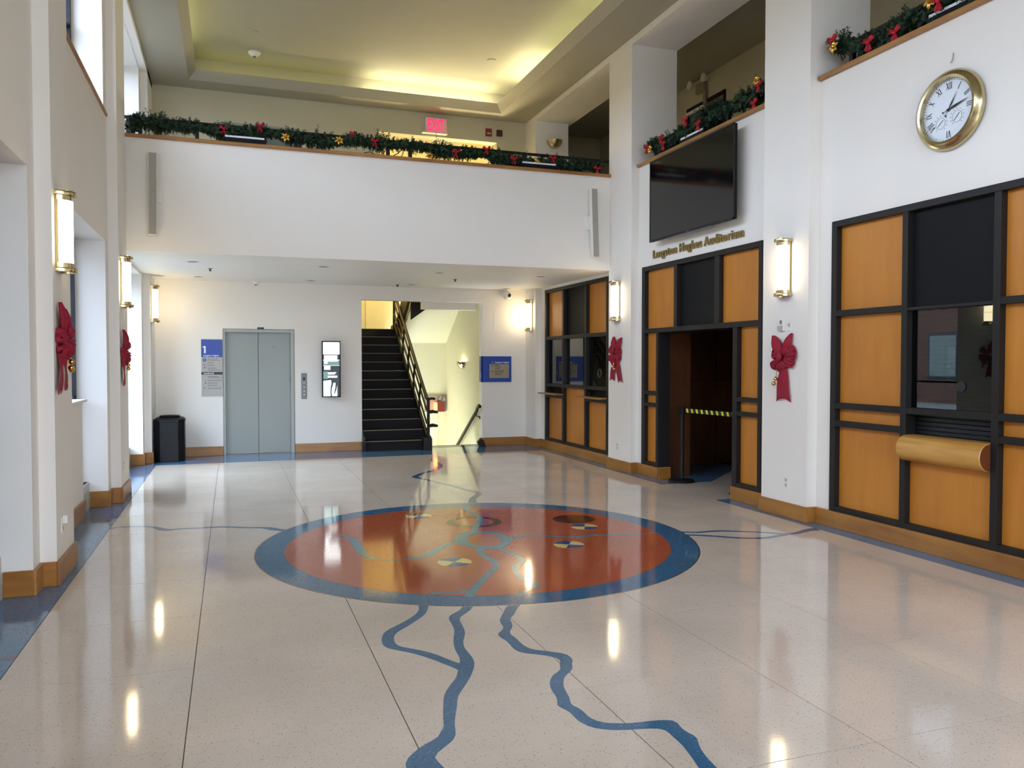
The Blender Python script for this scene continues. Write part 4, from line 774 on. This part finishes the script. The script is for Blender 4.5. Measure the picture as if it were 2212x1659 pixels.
# ================================================================== VELVET BOWS
def petal(mb, u, v, ang, L, W, d, y0=-.012, fan=None):
    """one loop of ribbon seen flat: leaf-shaped ears taper to a point, side loops fan out to a folded end; pleats run outwards"""
    if fan is None: fan = 0 if A(40) < ang % (2*PI) < A(135) else 1
    n, k = 16, 12; ca, sa = math.cos(ang), math.sin(ang); vs = []
    for side in (1, 0):
        for i in range(n+1):
            t = i/n
            if fan: w = W*(.28+.80*t**.8)*min(1, ((1-t)/.10)**.5 if t > .9 else 1)
            else: w = W*max(.02, math.sin(PI*min(1, t*.93+.05))**.8)
            dd = d*(.25+.75*math.sin(PI*min(1, t*.9+.08)))
            for j in range(k+1):
                s = -1+2*j/k; pleat = .016*t**.6*math.cos(j*PI*.5+ang)*(1 if fan else .45)
                a, b = t*L*(1-.07*abs(math.sin(j*PI*.25+ang))*fan), s*w/2; y = y0-(dd*(1-.45*s*s)+pleat)*(1 if side else .55)+(0 if side else .004)
                vs.append((u+a*ca-b*sa, min(y, -.001), v+a*sa+b*ca))
    st_ = (n+1)*(k+1); fs = []
    for i in range(n):
        for j in range(k):
            q = i*(k+1)+j; fs.append((q, q+k+1, q+k+2, q+1)); fs.append((st_+q, st_+q+1, st_+q+k+2, st_+q+k+1))
    ring = [j for j in range(k+1)]+[i*(k+1)+k for i in range(1, n+1)]+[n*(k+1)+j for j in range(k-1, -1, -1)]+[i*(k+1) for i in range(n-1, 0, -1)]
    fs += [(ring[i], ring[(i+1) % len(ring)], st_+ring[(i+1) % len(ring)], st_+ring[i]) for i in range(len(ring))]
    mb.add(vs, fs); return mb
def tail(mb, P, W, y0=-.02, notch=.05):
    """hanging ribbon strip through points P (u, v) with widths W, wavy, with a swallow-tail end"""
    n = 14; Q = resample(P, n); vs = []
    for side in (0, 1):
        for i, (u, v) in enumerate(Q):
            t = i/(n-1); w = W[0]+(W[1]-W[0])*t
            for j in range(5):
                s = -1+j/2; dz = notch*(1-abs(s)) if i == n-1 else 0
                y = y0-.010*math.sin(t*7+s*2.2)-.012*math.sin(s*PI/2+t*3)-(.006 if side else 0); vs.append((u+s*w/2, y, v+dz))
    o = n*5; fs = []
    for i in range(n-1):
        for j in range(4): q = i*5+j; fs.append((q, q+1, q+6, q+5)); fs.append((o+q, o+q+5, o+q+6, o+q+1))
    for i in range(n-1): fs.append((i*5, i*5+5, o+i*5+5, o+i*5)); fs.append((i*5+4, o+i*5+4, o+i*5+9, i*5+9))
    for j in range(4): q = (n-1)*5+j; fs.append((q, q+1, o+q+1, o+q)); fs.append((j, o+j, o+j+1, j+1))
    mb.add(vs, fs); return mb
def softpart(name, mb, m, parent):
    me = mb.mesh(name, m); me.polygons.foreach_set('use_smooth', [True]*len(me.polygons)); return put(name, me, parent)
def bow(loc, rz, label, loops, tails, bells):
    """local origin at the bottom of the tails"""
    t = empty('velvet_bow', loc, rz, label, 'bow', 'big red velvet bows')
    for a in loops: softpart('ribbon_loop', petal(MB(), *a), M['ribbon'], t)
    for P, W in tails: part('ribbon_tail', tail(MB(), P, W), M['ribbon'], t, smooth=True)
    part('knot', MB().sphere((.0, -.070, .465), .040, 14, 9, (.9, .6, 1.1)), M['ribbon'], t, smooth=True)
    part('cord', MB().tube([(bells[0][0], -.03, .42)]+[(u, -.05, v) for u, v in bells], .003, 5), M['gold'], t)
    for u, v in bells: part('bell', MB().sphere((u, -.055, v), .022, 14, 10), M['gold'], t, smooth=True)
    return t
A = math.radians
bow((KR, 6.815, 1.19), RIGHT, 'wide velvet bow with one broad tail under the light switches',
    [(0, .47, A(128), .27, .13, .06), (.01, .47, A(62), .26, .10, .05), (0, .47, A(12), .21, .15, .045), (.02, .45, A(-20), .17, .12, .055), (0, .47, A(170), .18, .13, .045), (-.02, .44, A(207), .19, .10, .055), (.0, .42, A(245), .13, .10, .06), (0, .43, A(-62), .11, .11, .065), (-.01, .48, A(140), .12, .11, .065), (.02, .48, A(35), .12, .11, .065)],
    [([(-.01, .45), (.005, .30), (.01, .0)], (.09, .21))], [(-.075, .235), (-.105, .185)])
bow((KR, 10.60, 1.295), RIGHT, 'velvet bow with two splayed tails beside the ticket booth front',
    [(-.02, .44, A(100), .24, .13, .06), (.0, .44, A(50), .28, .12, .05), (0, .43, A(15), .18, .12, .06), (-.02, .42, A(150), .19, .13, .07), (-.02, .40, A(195), .20, .12, .06), (0, .38, A(230), .16, .11, .06), (.02, .40, A(-20), .15, .12, .06)],
    [([(-.03, .40), (-.07, .22), (-.12, .02)], (.08, .13)), ([(.02, .40), (.09, .2), (.15, .0)], (.08, .12))], [(-.02, .235), (.02, .20)])
bow((KL, 6.63, 1.365), LEFT, 'velvet bow with two narrow tails on the nearest window pier',
    [(-.05, .42, A(100), .25, .10, .06), (.0, .42, A(72), .22, .11, .06), (.03, .42, A(20), .17, .13, .07), (.05, .40, A(-15), .17, .12, .07), (.04, .38, A(-50), .15, .11, .07), (-.04, .40, A(165), .13, .12, .06), (-.04, .36, A(215), .12, .10, .06)],
    [([(-.04, .38), (-.08, .2), (-.13, .0)], (.14, .15)), ([(.02, .38), (.06, .2), (.10, .02)], (.11, .13))], [(.13, .235), (.11, .19), (.14, .175)])
bow((KL, 10.15, 1.32), LEFT, 'narrow velvet bow with a single tail on the second window pier',
    [(-.03, .42, A(92), .23, .13, .07), (.05, .42, A(35), .17, .12, .07), (.06, .38, A(-10), .16, .12, .07), (.05, .36, A(-45), .14, .11, .07), (-.04, .38, A(170), .10, .10, .06)],
    [([(-.03, .38), (-.02, .2), (.02, .0)], (.14, .17))], [(.12, .24), (.13, .20)])

# ================================================================== CLOCK, TELEVISION, SWITCHES
ck = empty('wall_clock', (WR, 4.94, 3.625), RIGHT, 'round brass wall clock with roman numerals and two small dials', 'clock')
part('rim', MB().lathe([(.300, 0), (.318, -.012), (.318, -.035), (.300, -.062), (.270, -.078), (.250, -.074), (.246, -.040), (.246, -.02)], axis='y', n=56), M['brass'], ck, smooth=True)
part('face', MB().cyl((0, -.030, 0), .25, .028, axis='y', n=56), M['dial'], ck)
def stroke(mb, a, b, w, y=-.0312, t=.0012):
    dx, dz = b[0]-a[0], b[1]-a[1]; l = math.hypot(dx, dz); nx, nz = -dz/l*w/2, dx/l*w/2
    mb.prism([(a[0]+nx, a[1]+nz), (a[0]-nx, a[1]-nz), (b[0]-nx, b[1]-nz), (b[0]+nx, b[1]+nz)], y-t, y, axis='y'); return mb
NUM = {1: 'I', 2: 'II', 3: 'III', 6: 'VI', 8: 'VIII', 9: 'IX', 10: 'X', 11: 'XI', 12: 'XII'}
for h, s in NUM.items():
    mb = MB(); an = PI/2-h*PI/6; widths = {'I': .014, 'V': .030, 'X': .030}; tot = sum(widths[c] for c in s); x = -tot/2
    def P(a, r): # a across, r radial
        return (r*math.cos(an)+a*math.sin(an), r*math.sin(an)-a*math.cos(an))
    r0, r1 = .165, .222
    for c in s:
        w = widths[c]; m_ = x+w/2
        if c == 'I': stroke(mb, P(m_, r0), P(m_, r1), .0055)
        elif c == 'V': stroke(mb, P(x+.003, r1), P(m_, r0), .006); stroke(mb, P(x+w-.003, r1), P(m_, r0), .003)
        else: stroke(mb, P(x+.003, r1), P(x+w-.003, r0), .006); stroke(mb, P(x+w-.003, r1), P(x+.003, r0), .003)
        x += w
    part('numeral', mb, M['ink'], ck)
mk = MB()
for k in range(60):
    a = k*PI/30; stroke(mk, (.232*math.cos(a), .232*math.sin(a)), (.240*math.cos(a), .240*math.sin(a)), .003 if k % 5 else .007)
part('minute_track', mk, M['ink'], ck)
for cx_, cz_, deg in ((-.078, -.088, 40), (.078, -.070, 45)):
    mb = MB()
    for k in range(11): a = A(-50+k*28); mb.box(cx_+.062*math.cos(a)-.003, cx_+.062*math.cos(a)+.003, -.0322, -.0310, cz_+.062*math.sin(a)-.003, cz_+.062*math.sin(a)+.003)
    mb.lathe([(.044, -.0316), (.044, -.0322), (.0465, -.0322), (.0465, -.0316)], c=(cx_, 0, cz_), axis='y', n=32)
    part('small_dial', mb, M['greyink'], ck); c_, s_ = math.cos(A(deg)), math.sin(A(deg))
    part('dial_hand', stroke(MB(), (cx_-.035*c_, cz_-.035*s_), (cx_+.035*c_, cz_+.035*s_), .0035, y=-.034), M['ink'], ck)
def hand(deg, L, w, y):
    c_, s_ = math.cos(A(deg)), math.sin(A(deg)); mb = MB().prism([(-.045*c_, -.045*s_), (L*.35*c_+w*s_, L*.35*s_-w*c_), (L*c_, L*s_), (L*.35*c_-w*s_, L*.35*s_+w*c_)], y-.002, y, axis='y'); mb.cyl((-.048*c_, y-.002, -.048*s_), .008, .002, axis='y', n=12); return mb
part('hour_hand', hand(58, .15, .006, -.038), M['ink'], ck); part('minute_hand', hand(14, .195, .010, -.042), M['ink'], ck); part('hub', MB().cyl((0, -.046, 0), .010, .014, axis='y', n=14), M['ink'], ck)
hk = empty('wall_hook', (WR, 4.935, 4.03), RIGHT, 'tiny grey hook above the brass clock', 'hook'); part('hook', MB().tube([(.008, -.006, .05), (.008, -.012, 0), (.002, -.016, -.02), (-.012, -.014, -.024)], .003, 6), M['alu'], hk)

tv = empty('television', (WR, 8.625, 3.745), RIGHT, 'large switched-off black television on the wall above the lettering', 'television')
box('wall_mount', -.35, .35, -.11, 0, -.25, .25, M['blackpanel'], tv); box('casing', -.955, .955, -.150, -.11, -.535, .535, M['blackpanel'], tv, bevel=.006)
box('screen', -.94, .94, -.154, -.149, -.51, .52, M['screenoff'], tv); part('bezel', MB().box(-.956, -.942, -.158, -.148, -.54, .54).box(.942, .956, -.158, -.148, -.54, .54).box(-.956, .956, -.158, -.148, .522, .54).box(-.956, .956, -.158, -.148, -.54, -.512), M['black'], tv)
box('lower_trim', -.5, .5, -.152, -.12, -.552, -.538, M['alu'], tv, bevel=.004); box('maker_mark', -.03, .03, -.1585, -.158, -.530, -.522, M['greyink'], tv)
for nm, y, lb, kind_ in (('thermostat', 6.855, 'white thermostat box under the sconce, left of the light switch', 0), ('light_switch', 6.742, 'white light switch plate under the sconce, right of the thermostat', 1)):
    e = empty(nm, (KR, y, 1.976), RIGHT, lb, 'switch')
    if kind_: box('plate', -.036, .036, -.006, 0, -.058, .058, M['white'], e, bevel=.002); box('rocker', -.010, .010, -.014, -.006, -.018, .018, M['lightgrey'], e)
    else: box('body', -.042, .042, -.030, 0, -.06, .06, M['white'], e, bevel=.003); box('lens', -.004, .026, -.033, -.03, .012, .05, M['greyink'], e); box('lower_lid', -.040, .040, -.034, -.03, -.058, -.004, M['lightgrey'], e)
outs = [((KR, 6.77, .36), RIGHT, 'white wall socket low on the column by the near maple screen'), ((KR, 10.57, .35), RIGHT, 'white wall socket low on the column by the ticket booth'), ((KL, 6.62, .40), LEFT, 'white wall socket with a plug-in unit low on the nearest pier'), ((KL, 10.17, .40), LEFT, 'white wall socket low on the second pier')]
for i, (l, r, lb) in enumerate(outs):
    e = empty('wall_socket', l, r, lb, 'socket', 'low wall sockets'); box('plate', -.036, .036, -.006, 0, -.058, .058, M['white'], e, bevel=.002)
    for z in (-.026, .026): box('outlet', -.016, .016, -.009, -.006, z-.014, z+.014, M['lightgrey'], e, bevel=.002)
    if i == 2: box('plug_unit', -.025, .02, -.04, -.006, .01, .07, M['white'], e, bevel=.005)

# column loudspeakers on the balcony parapet
for x, z, tilt, lb, br_ in ((-.885, 3.66, 0.012, 'slim grey column speaker at the left end of the balcony front', 0), (5.08, 3.645, -0.035, 'slim grey column speaker at the right end of the balcony front', 1)):
    e = empty('column_speaker', (x, YP, z), BACK, lb, 'loudspeaker', 'column speakers on the balcony front'); e.rotation_euler = (0, tilt, 0)
    box('cabinet', -.052, .052, -.13, -.045, -.505, .505, M['white'], e, bevel=.004); box('grille', -.044, .044, -.134, -.129, -.495, .495, M['grille'], e); box('logo_tab', -.012, .012, -.136, -.133, .03, .036, M['greyink'], e)
    box('wall_bracket', -.11 if br_ else -.03, .0 if br_ else .10, -.045, .002, -.09, .11, M['white'], e, bevel=.003)

# ceiling fittings under the balcony
dl_m = [MB().lathe([(.07, 0.0), (.072, -.006), (.095, -.006), (.098, 0.0)], n=28).mesh('trim_ring', M['white'], True), MB().lathe([(.001, .0), (.069, -.001), (.069, -.0035), (.001, -.003)], n=24).mesh('baffle', M['greyink'])]
for x, y, lb in ((-.48, 11.77, 'recessed ceiling light nearest the left window wall, front row'), (-.48, 13.78, 'recessed ceiling light above the litter bin, back row'), (1.27, 11.77, 'recessed ceiling light in front of the lift, front row'), (1.29, 13.85, 'recessed ceiling light between lift and stairs, back row'), (3.03, 11.97, 'recessed ceiling light in front of the stairs, front row'), (3.03, 13.95, 'recessed ceiling light over the stair foot, back row'), (4.70, 11.95, 'recessed ceiling light beside the ticket booth, front row'), (4.85, 14.1, 'recessed ceiling light above the dome camera, back row')):
    e = empty('recessed_light', (x, y, ZS), 0, lb, 'ceiling light', 'recessed lights under the balcony'); put('trim_ring', dl_m[0], e); put('baffle', dl_m[1], e)
for x, y, lb in ((-.275, 12.56, 'small dark sprinkler head near the left end of the soffit'), (2.80, 14.05, 'small dark sprinkler head above the stair opening'), (3.52, 12.83, 'small dark sprinkler head in the middle of the soffit')):
    e = empty('sprinkler', (x, y, ZS), 0, lb, 'sprinkler', 'sprinklers under the balcony'); part('escutcheon', MB().lathe([(.001, 0), (.032, 0), (.034, -.006), (.012, -.012), (.001, -.012)], n=16), M['alu'], e); part('head', MB().cyl((0, 0, -.035), .012, .025, n=8).cyl((0, 0, -.038), .022, .005, n=12), M['brownbox'], e)
e = empty('smoke_detector', (.41, 14.25, ZS), 0, 'white smoke detector on the soffit above the lift', 'smoke detector'); part('body', MB().lathe([(.001, 0), (.065, 0), (.065, -.018), (.045, -.045), (.03, -.06), (.001, -.06)], n=24), M['white'], e, smooth=True); part('sensor', MB().cyl((0, 0, -.072), .024, .012, n=14), M['greyink'], e)
e = empty('smoke_detector', (.405, 13.75, rz), 0, 'white smoke detector in the lit ceiling recess', 'smoke detector'); part('body', MB().lathe([(.001, 0), (.10, 0), (.10, -.02), (.07, -.05), (.05, -.07), (.001, -.07)], n=24), M['white'], e, smooth=True); part('sensor', MB().cyl((0, 0, -.085), .03, .016, n=14), M['greyink'], e)
for x, y, lb in ((.37, 12.9, 'flat round cover plate in the ceiling recess'), (4.15, 12.8, 'small round plate near the right cove light')):
    e = empty('ceiling_plate', (x, y, rz), 0, lb, 'cover plate'); part('plate', MB().lathe([(.001, 0), (.075, 0), (.07, -.012), (.001, -.014)], n=24), M['ceiling'], e, smooth=True)
dc = empty('dome_camera', (4.965, YB, 2.86), BACK, 'white dome camera in the corner above the corner pier sconce', 'camera')
part('housing', MB().sphere((0, -.10, 0), .085, 20, 12, (1, 1, 1)).box(-.06, .0, -.09, 0, .03, .11), M['white'], dc, smooth=True); part('lens', MB().sphere((.018, -.155, -.004), .042, 14, 8), M['ink'], dc, smooth=True)
ap = empty('access_panel', (4.91, YB, 2.40), BACK, 'painted-over access panel outline on the wall below the dome camera', 'access panel'); box('door', -.18, .18, -.004, 0, -.24, .24, M['wall'], ap, bevel=.001)

# ================================================================== LITTER BIN, BARRIER
lb_ = empty('litter_bin', (-.94, 13.98, 0), 0, 'black octagonal litter bin in the corner left of the lift', 'litter bin'); w, c = .225, .09
def octo(w, c): return [(-w+c, -w), (w-c, -w), (w, -w+c), (w, w-c), (w-c, w), (-w+c, w), (-w, w-c), (-w, -w+c)]
part('body', MB().prism(octo(w, c), 0.0, .645), M['bin'], lb_, bevel=.006)
ld = MB(); o1, o2 = octo(w+.006, c), octo(w-.03, c); ld.add([(x, y, .645) for x, y in o1]+[(x, y, .675) for x, y in o1]+[(x, y, .705) for x, y in o2], [tuple(range(8))[::-1], tuple(range(16, 24))]+[(i, (i+1) % 8, 8+(i+1) % 8, 8+i) for i in range(8)]+[(8+i, 8+(i+1) % 8, 16+(i+1) % 8, 16+i) for i in range(8)])
part('lid', ld, M['bin'], lb_); part('lid_rim', MB().lathe([(.10, .70), (.15, .705), (.16, .73), (.145, .735), (.10, .715)], n=24), M['bin'], lb_, smooth=True)
def stanchion(x, y, lb):
    t = empty('barrier_post', (x, y, 0), 0, lb, 'barrier post', 'belt barrier posts')
    part('base', MB().lathe([(.001, 0), (.175, 0), (.178, .012), (.165, .028), (.05, .045), (.001, .045)], n=36), M['steel'], t, smooth=True)
    part('pole', MB().cyl((0, 0, .04), .030, .90, n=20), M['steel'], t, smooth=True); part('head', MB().cyl((0, 0, .90), .040, .10, n=20), M['blackpanel'], t, smooth=True); return t
stanchion(5.66, 9.25, 'black belt barrier post standing in the auditorium doorway'); stanchion(5.80, 8.07, 'black belt barrier post mostly hidden behind the right door jamb')
pa, pb = Vector((5.675, 9.21)), Vector((5.785, 8.11)); dv = pb-pa; Lb = dv.length
bt = empty('barrier_belt', (pa.x, pa.y, .955), math.atan2(dv.y, dv.x), 'black and yellow striped belt across the auditorium doorway', 'barrier belt')
box('belt', 0, Lb, -.001, .001, -.026, .026, M['belt'], bt)
for k in range(12):
    x = .03+k*.100
    if x+.07 < Lb: part('yellow_stripe', MB().prism([(x+.018, -.026), (x+.056, -.026), (x+.038, .026), (x, .026)], -.0016, .0016, axis='y'), M['beltyellow'], bt)

# ================================================================== RAILINGS, GARLANDS AND THEIR TRIMMINGS
ra = based('balcony_railing', (2.1, 11.0, ZP), 'black metal railing along the far balcony cap', 'railing')
part('top_rail', MB().tube([(WL+.05, 11.0, 4.635), (KR+.05, 11.0, 4.635)], .022, 8), M['steel'], ra)
for x in (-1.04, -.38, .84, 2.065, 2.375, 3.58, 4.80): box('post', x-.022, x+.022, 10.97, 11.03, ZP+.04, 4.63, M['steel'], ra)
rr = based('gallery_railing', (5.62, 8.7, ZP), 'black metal railing above the television', 'railing', group='gallery railings')
part('top_rail', MB().tube([(5.60, 7.2, 4.635), (5.60, 9.98, 4.635)], .022, 8), M['steel'], rr)
for y in (9.86, 8.15, 7.25): box('post', 5.575, 5.625, y-.022, y+.022, ZP+.04, 4.63, M['steel'], rr)
r3_ = based('gallery_railing', (5.62, 4.9, ZP), 'black metal railing above the brass clock', 'railing', group='gallery railings')
part('top_rail', MB().tube([(5.60, 3.6, 4.635), (5.60, 6.25, 4.635)], .022, 8), M['steel'], r3_)
for y in (6.15, 5.35, 3.7): box('post', 5.575, 5.625, y-.022, y+.022, ZP+.04, 4.63, M['steel'], r3_)
def garland(name, pts, label, seed, dens=150, rad=.13):
    random.seed(seed); t = based(name, pts[len(pts)//2], label, 'garland', group='pine garlands on the railings')
    L = [0]
    for a, b in zip(pts, pts[1:]): L.append(L[-1]+math.dist(a, b))
    n = int(L[-1]*dens); mb = MB(); k = 0
    for i in range(n):
        s = L[-1]*(i+random.random())/n
        k = max(q for q in range(len(L)-1) if L[q] <= s); f = (s-L[k])/max(1e-6, L[k+1]-L[k]); c = Vector(pts[k]).lerp(Vector(pts[k+1]), f)
        ax = (Vector(pts[k+1])-Vector(pts[k])).normalized(); c.z += .012*math.sin(s*9)
        d = Vector((random.gauss(0, 1), random.gauss(0, 1), random.gauss(-.25, 1))); d = (d-ax*d.dot(ax)*.55).normalized(); ln_ = rad*random.uniform(.6, 1.15)*(.85+.45*math.sin(s*11+seed)*math.sin(s*4.3+seed*2))*(1.35 if random.random() < .10 else 1)
        a_ = d.orthogonal().normalized(); b_ = d.cross(a_)
        for q in range(24):
            h = q/23; p = c+d*(ln_*h); an = q*2.4+random.random()*.6; o = (a_*math.cos(an)+b_*math.sin(an)); tip = p+o*.026+d*.012; w = d.cross(o)*.0085
            mb.add([p-w, p+w, tip], [(0, 1, 2)])
    part('needles', mb, M['pine'], t, kind='stuff'); part('wire', MB().tube([(p[0], p[1], p[2]-.01) for p in pts], .034, 7), M['pine'], t); return t
def resample3(pts): return pts
garland('pine_garland', [(x, 11.0, z-.02) for x, z in [(max(-1.13, min(a, 5.27)), b) for a, b in GB]], 'long green pine garland along the far balcony railing', 3, 440, .128)
garland('pine_garland', [(5.60, y, z-.03) for y, z in [(min(a, 10.04), b) for a, b in G2]], 'green pine garland on the railing above the television', 4, 460, .128)
garland('pine_garland', [(5.60, y, z-.03) for y, z in [(min(a, 6.36), b) for a, b in G3]]+[(5.60, 4.6, 4.6), (5.60, 3.8, 4.6)], 'green pine garland on the railing above the brass clock', 5, 460, .128)
def small_bow(p, rz, label, s=1.0):
    s *= .8
    t = empty('ribbon_bow', p, rz, label, 'bow', 'small red bows on the garlands')
    for a in ((0, 0, A(35), .085*s, .055*s, .03), (0, 0, A(150), .085*s, .055*s, .03), (0, 0, A(-75), .10*s, .035*s, .012), (0, 0, A(-115), .095*s, .035*s, .012)): softpart('ribbon_loop', petal(MB(), *a, y0=0), M['ribbonbright'], t)
    part('knot', MB().sphere((0, -.02, 0), .018*s, 8, 6), M['ribbonbright'], t, smooth=True); return t
pos = ['at the left end of the balcony, left of the light bar', 'above the left light bar on the balcony', 'below the EXIT sign, first to its left', 'below the EXIT sign, just right of it', 'by the lit balcony opening, at its right edge', 'between the lit opening and the right light bar', 'above the right light bar on the balcony', 'at the right end of the balcony garland', 'on the balcony garland above the stair opening, small']
for (x, z), q in zip([(-.055, 4.568), (.385, 4.646), (1.87, 4.585), (3.007, 4.533), (3.457, 4.618), (3.869, 4.509), (4.474, 4.573), (5.191, 4.475), (1.566, 4.662)], pos): small_bow((x, 10.90, z), BACK, 'small red bow '+q, 1.0 if q[-5:] != 'small' else .7)
for (y, z), q in zip([(9.924, 4.565), (9.534, 4.60), (9.473, 4.50), (8.627, 4.538), (8.925, 4.667), (7.425, 4.623), (7.504, 4.455)], ['at the far end of the television garland', 'on the television garland, upper of a close pair', 'on the television garland, lower of a close pair', 'in the middle of the television garland by the light bar', 'high in the middle of the television garland', 'at the near end of the television garland, upper', 'at the near end of the television garland, lower']): small_bow((5.49, y, z), RIGHT, 'small red bow '+q)
for (y, z), q in zip([(6.292, 4.682), (5.826, 4.495), (5.522, 4.466), (5.068, 4.544)], ['at the far end of the clock garland', 'second along the clock garland', 'third along the clock garland', 'nearest on the clock garland, by the light bar']): small_bow((5.49, y, z), RIGHT, 'small red bow '+q, 1.1)
def gilt(p, rz, label):
    t = empty('gold_ornament', p, rz, label, 'ornament', 'gilt sprays in the garlands')
    for k in range(6): softpart('gilt_leaf', petal(MB(), 0, 0, k*PI/3+.3, .065, .030, .015, y0=0, fan=0), M['gold'], t)
    part('berry', MB().sphere((0, -.02, 0), .018, 8, 6), M['gold'], t)
for (x, z), q in zip([(.702, 4.538), (1.394, 4.56), (2.628, 4.462), (4.227, 4.505)], ['right of the left light bar', 'above the portrait screen', 'under the EXIT sign', 'over the right light bar']): gilt((x, 10.90, z), BACK, 'gilt spray in the balcony garland '+q)
for y, z, q in ((9.82, 4.53, 'at the far end of the television garland'), (7.46, 4.69, 'at the near end of the television garland'), (6.27, 4.62, 'at the far end of the clock garland'), (5.15, 4.58, 'near the light bar on the clock garland')): gilt((5.48, y, z), RIGHT, 'gilt spray '+q)
# flat LED light bars standing on the caps
def lightbar(loc, rz, L, label):
    t = empty('light_bar', loc, rz, label, 'stage light', 'light bars on the parapet caps')
    box('body', -L/2, L/2, -.05, .05, .0, .075, M['blackpanel'], t, bevel=.004); box('lens_strip', -L/2+.02, L/2-.02, -.055, -.02, .072, .095, M['signwhite'], t); box('foot', -.07, .07, -.06, .06, -.0, .012, M['brownbox'], t)
    for s in (-1, 1): box('end_plate', s*L/2-.006, s*L/2+.006, -.055, .055, 0, .10, M['blackpanel'], t)
lightbar((.195, 10.93, ZP+.042), BACK, .52, 'black light bar at the left of the far balcony cap'); lightbar((4.255, 10.93, ZP+.042), BACK, .56, 'black light bar at the right of the far balcony cap')
lightbar((5.58, 8.85, ZP+.042), RIGHT, .55, 'black light bar on the cap above the television'); lightbar((5.58, 4.85, ZP+.042), RIGHT, .75, 'black light bar on the cap above the clock')
cb = based('cable', (2.2, 11.1, ZP), 'black cable looping behind the balcony railing', 'cable')
part('loop', MB().tube([(1.72, 11.05, 4.40), (1.76, 11.07, 4.47), (1.84, 11.07, 4.485), (1.90, 11.06, 4.45), (1.92, 11.05, 4.40)], .006, 6), M['belt'], cb); part('loop', MB().tube([(2.05, 11.05, 4.40), (2.12, 11.07, 4.44), (2.22, 11.08, 4.50), (2.33, 11.07, 4.62)], .007, 6), M['belt'], cb); part('loop', MB().tube([(2.22, 11.05, 4.40), (2.28, 11.07, 4.48), (2.32, 11.08, 4.62)], .006, 6), M['belt'], cb)
# upstairs gallery fittings
eg = empty('gallery_emergency_light', (7.64, 11.90, 6.15), RIGHT, 'twin-headed emergency light on the gallery wall above the dark doorway', 'emergency light')
box('battery_box', -.10, .16, -.07, 0, .03, .20, M['signtan'], eg, bevel=.005)
for x in (-.16, .26): part('lamp_head', MB().lathe([(.001, .0), (.04, .0), (.075, -.08), (.001, -.075)], c=(x, -.08, .20), axis='y', n=16), M['white'], eg, smooth=True)
box('hanging_arm', .10, .18, -.05, 0, -.22, .03, M['signtan'], eg); box('sign_plate', -.38, .16, -.09, -.05, -.26, -.21, M['white'], eg)

ORD = ['first', 'second', 'third', 'fourth', 'fifth', 'sixth', 'seventh', 'eighth', 'ninth']
# cove tubes lying on the shelf, hidden behind the lip
def tube_light(x0, x1, y0, y1, m, lb):
    t = based('cove_tube', ((x0+x1)/2, (y0+y1)/2, zl), lb, 'tube light', group='fluorescent tubes in the ceiling cove')
    box('batten', x0-.02, x1+.02, y0-.02, y1+.02, zl, zl+.012, M['white'], t); box('tube', x0, x1, y0, y1, zl+.018, zl+.045, M[m], t)
for k in range(9): y = ry0+.1+k*1.5; tube_light(cx1+.10, cx1+.13, y, y+1.4, 'cove' if k < 8 else 'covewarm', 'fluorescent tube in the right side of the cove, %s from the entrance end' % ORD[k])
for k in range(9): y = ry0+.1+k*1.5; tube_light(cx0-.13, cx0-.10, y, y+1.4, 'cove', 'fluorescent tube in the left side of the cove, %s from the entrance end' % ORD[k])
tube_light(2.3, 3.4, cy1+.10, cy1+.13, 'covewarm', 'brightest tube at the far right of the cove'); tube_light(3.45, 4.65, cy1+.10, cy1+.13, 'covewarm', 'brightest tube at the far right corner of the cove')
tube_light(-.5, 1.9, cy1+.10, cy1+.13, 'covedim', 'weak tube at the far left of the cove')
# lamps of the stairwell and the upper corridor
def globe(p, m, r, lb):
    t = empty('ceiling_globe', p, 0, lb, 'ceiling light'); part('canopy', MB().cyl((0, 0, .0), r*.7, .03, n=16), M['brassdull'], t); part('glass', MB().sphere((0, 0, -r*.7), r, 16, 10, (1, 1, .7)), M[m], t, smooth=True)
globe((2.9, 17.9, 5.3), 'warmlamp', .09, 'warm globe over the upper stair landing'); 
globe((4.62, 15.45, 4.5), 'whitelamp', .11, 'glaring white globe in the lit opening on the balcony')
globe((3.95, 16.2, -.6), 'greenlamp', .08, 'greenish globe low in the basement stairwell')

# radiators at the window feet
for a, b in BAYS:
    if b > 14: continue
    y0, y1 = (b-.55, b-.02) if b > 5 else (a+.3, b-.02)
    r_ = based('radiator', (-1.54, (y0+y1)/2, 0), 'low cream radiator cover at the foot of the window by the %s pier' % {6: 'nearest', 9: 'second', 13: 'farthest'}.get(int(b), 'unseen '+('second' if b > 2 else 'first')), 'radiator', group='radiator covers')
    box('cover', -1.62, -1.475, y0, y1, 0, .285, M['radiator'], r_, bevel=.004); box('top_grille', -1.60, -1.49, y0+.03, y1-.03, .284, .289, M['blackpanel'], r_)
    gr = MB()
    for k in range(8): gr.box(-1.4755, -1.474, y0+.06+k*(y1-y0-.12)/8, y0+.06+(k+.6)*(y1-y0-.12)/8, .04, .20)
    part('front_grille', gr, M['lightgrey'], r_)
    box('skirting', -1.476, -1.470, y0, y1, 0, .10, M['lightgrey'], r_)
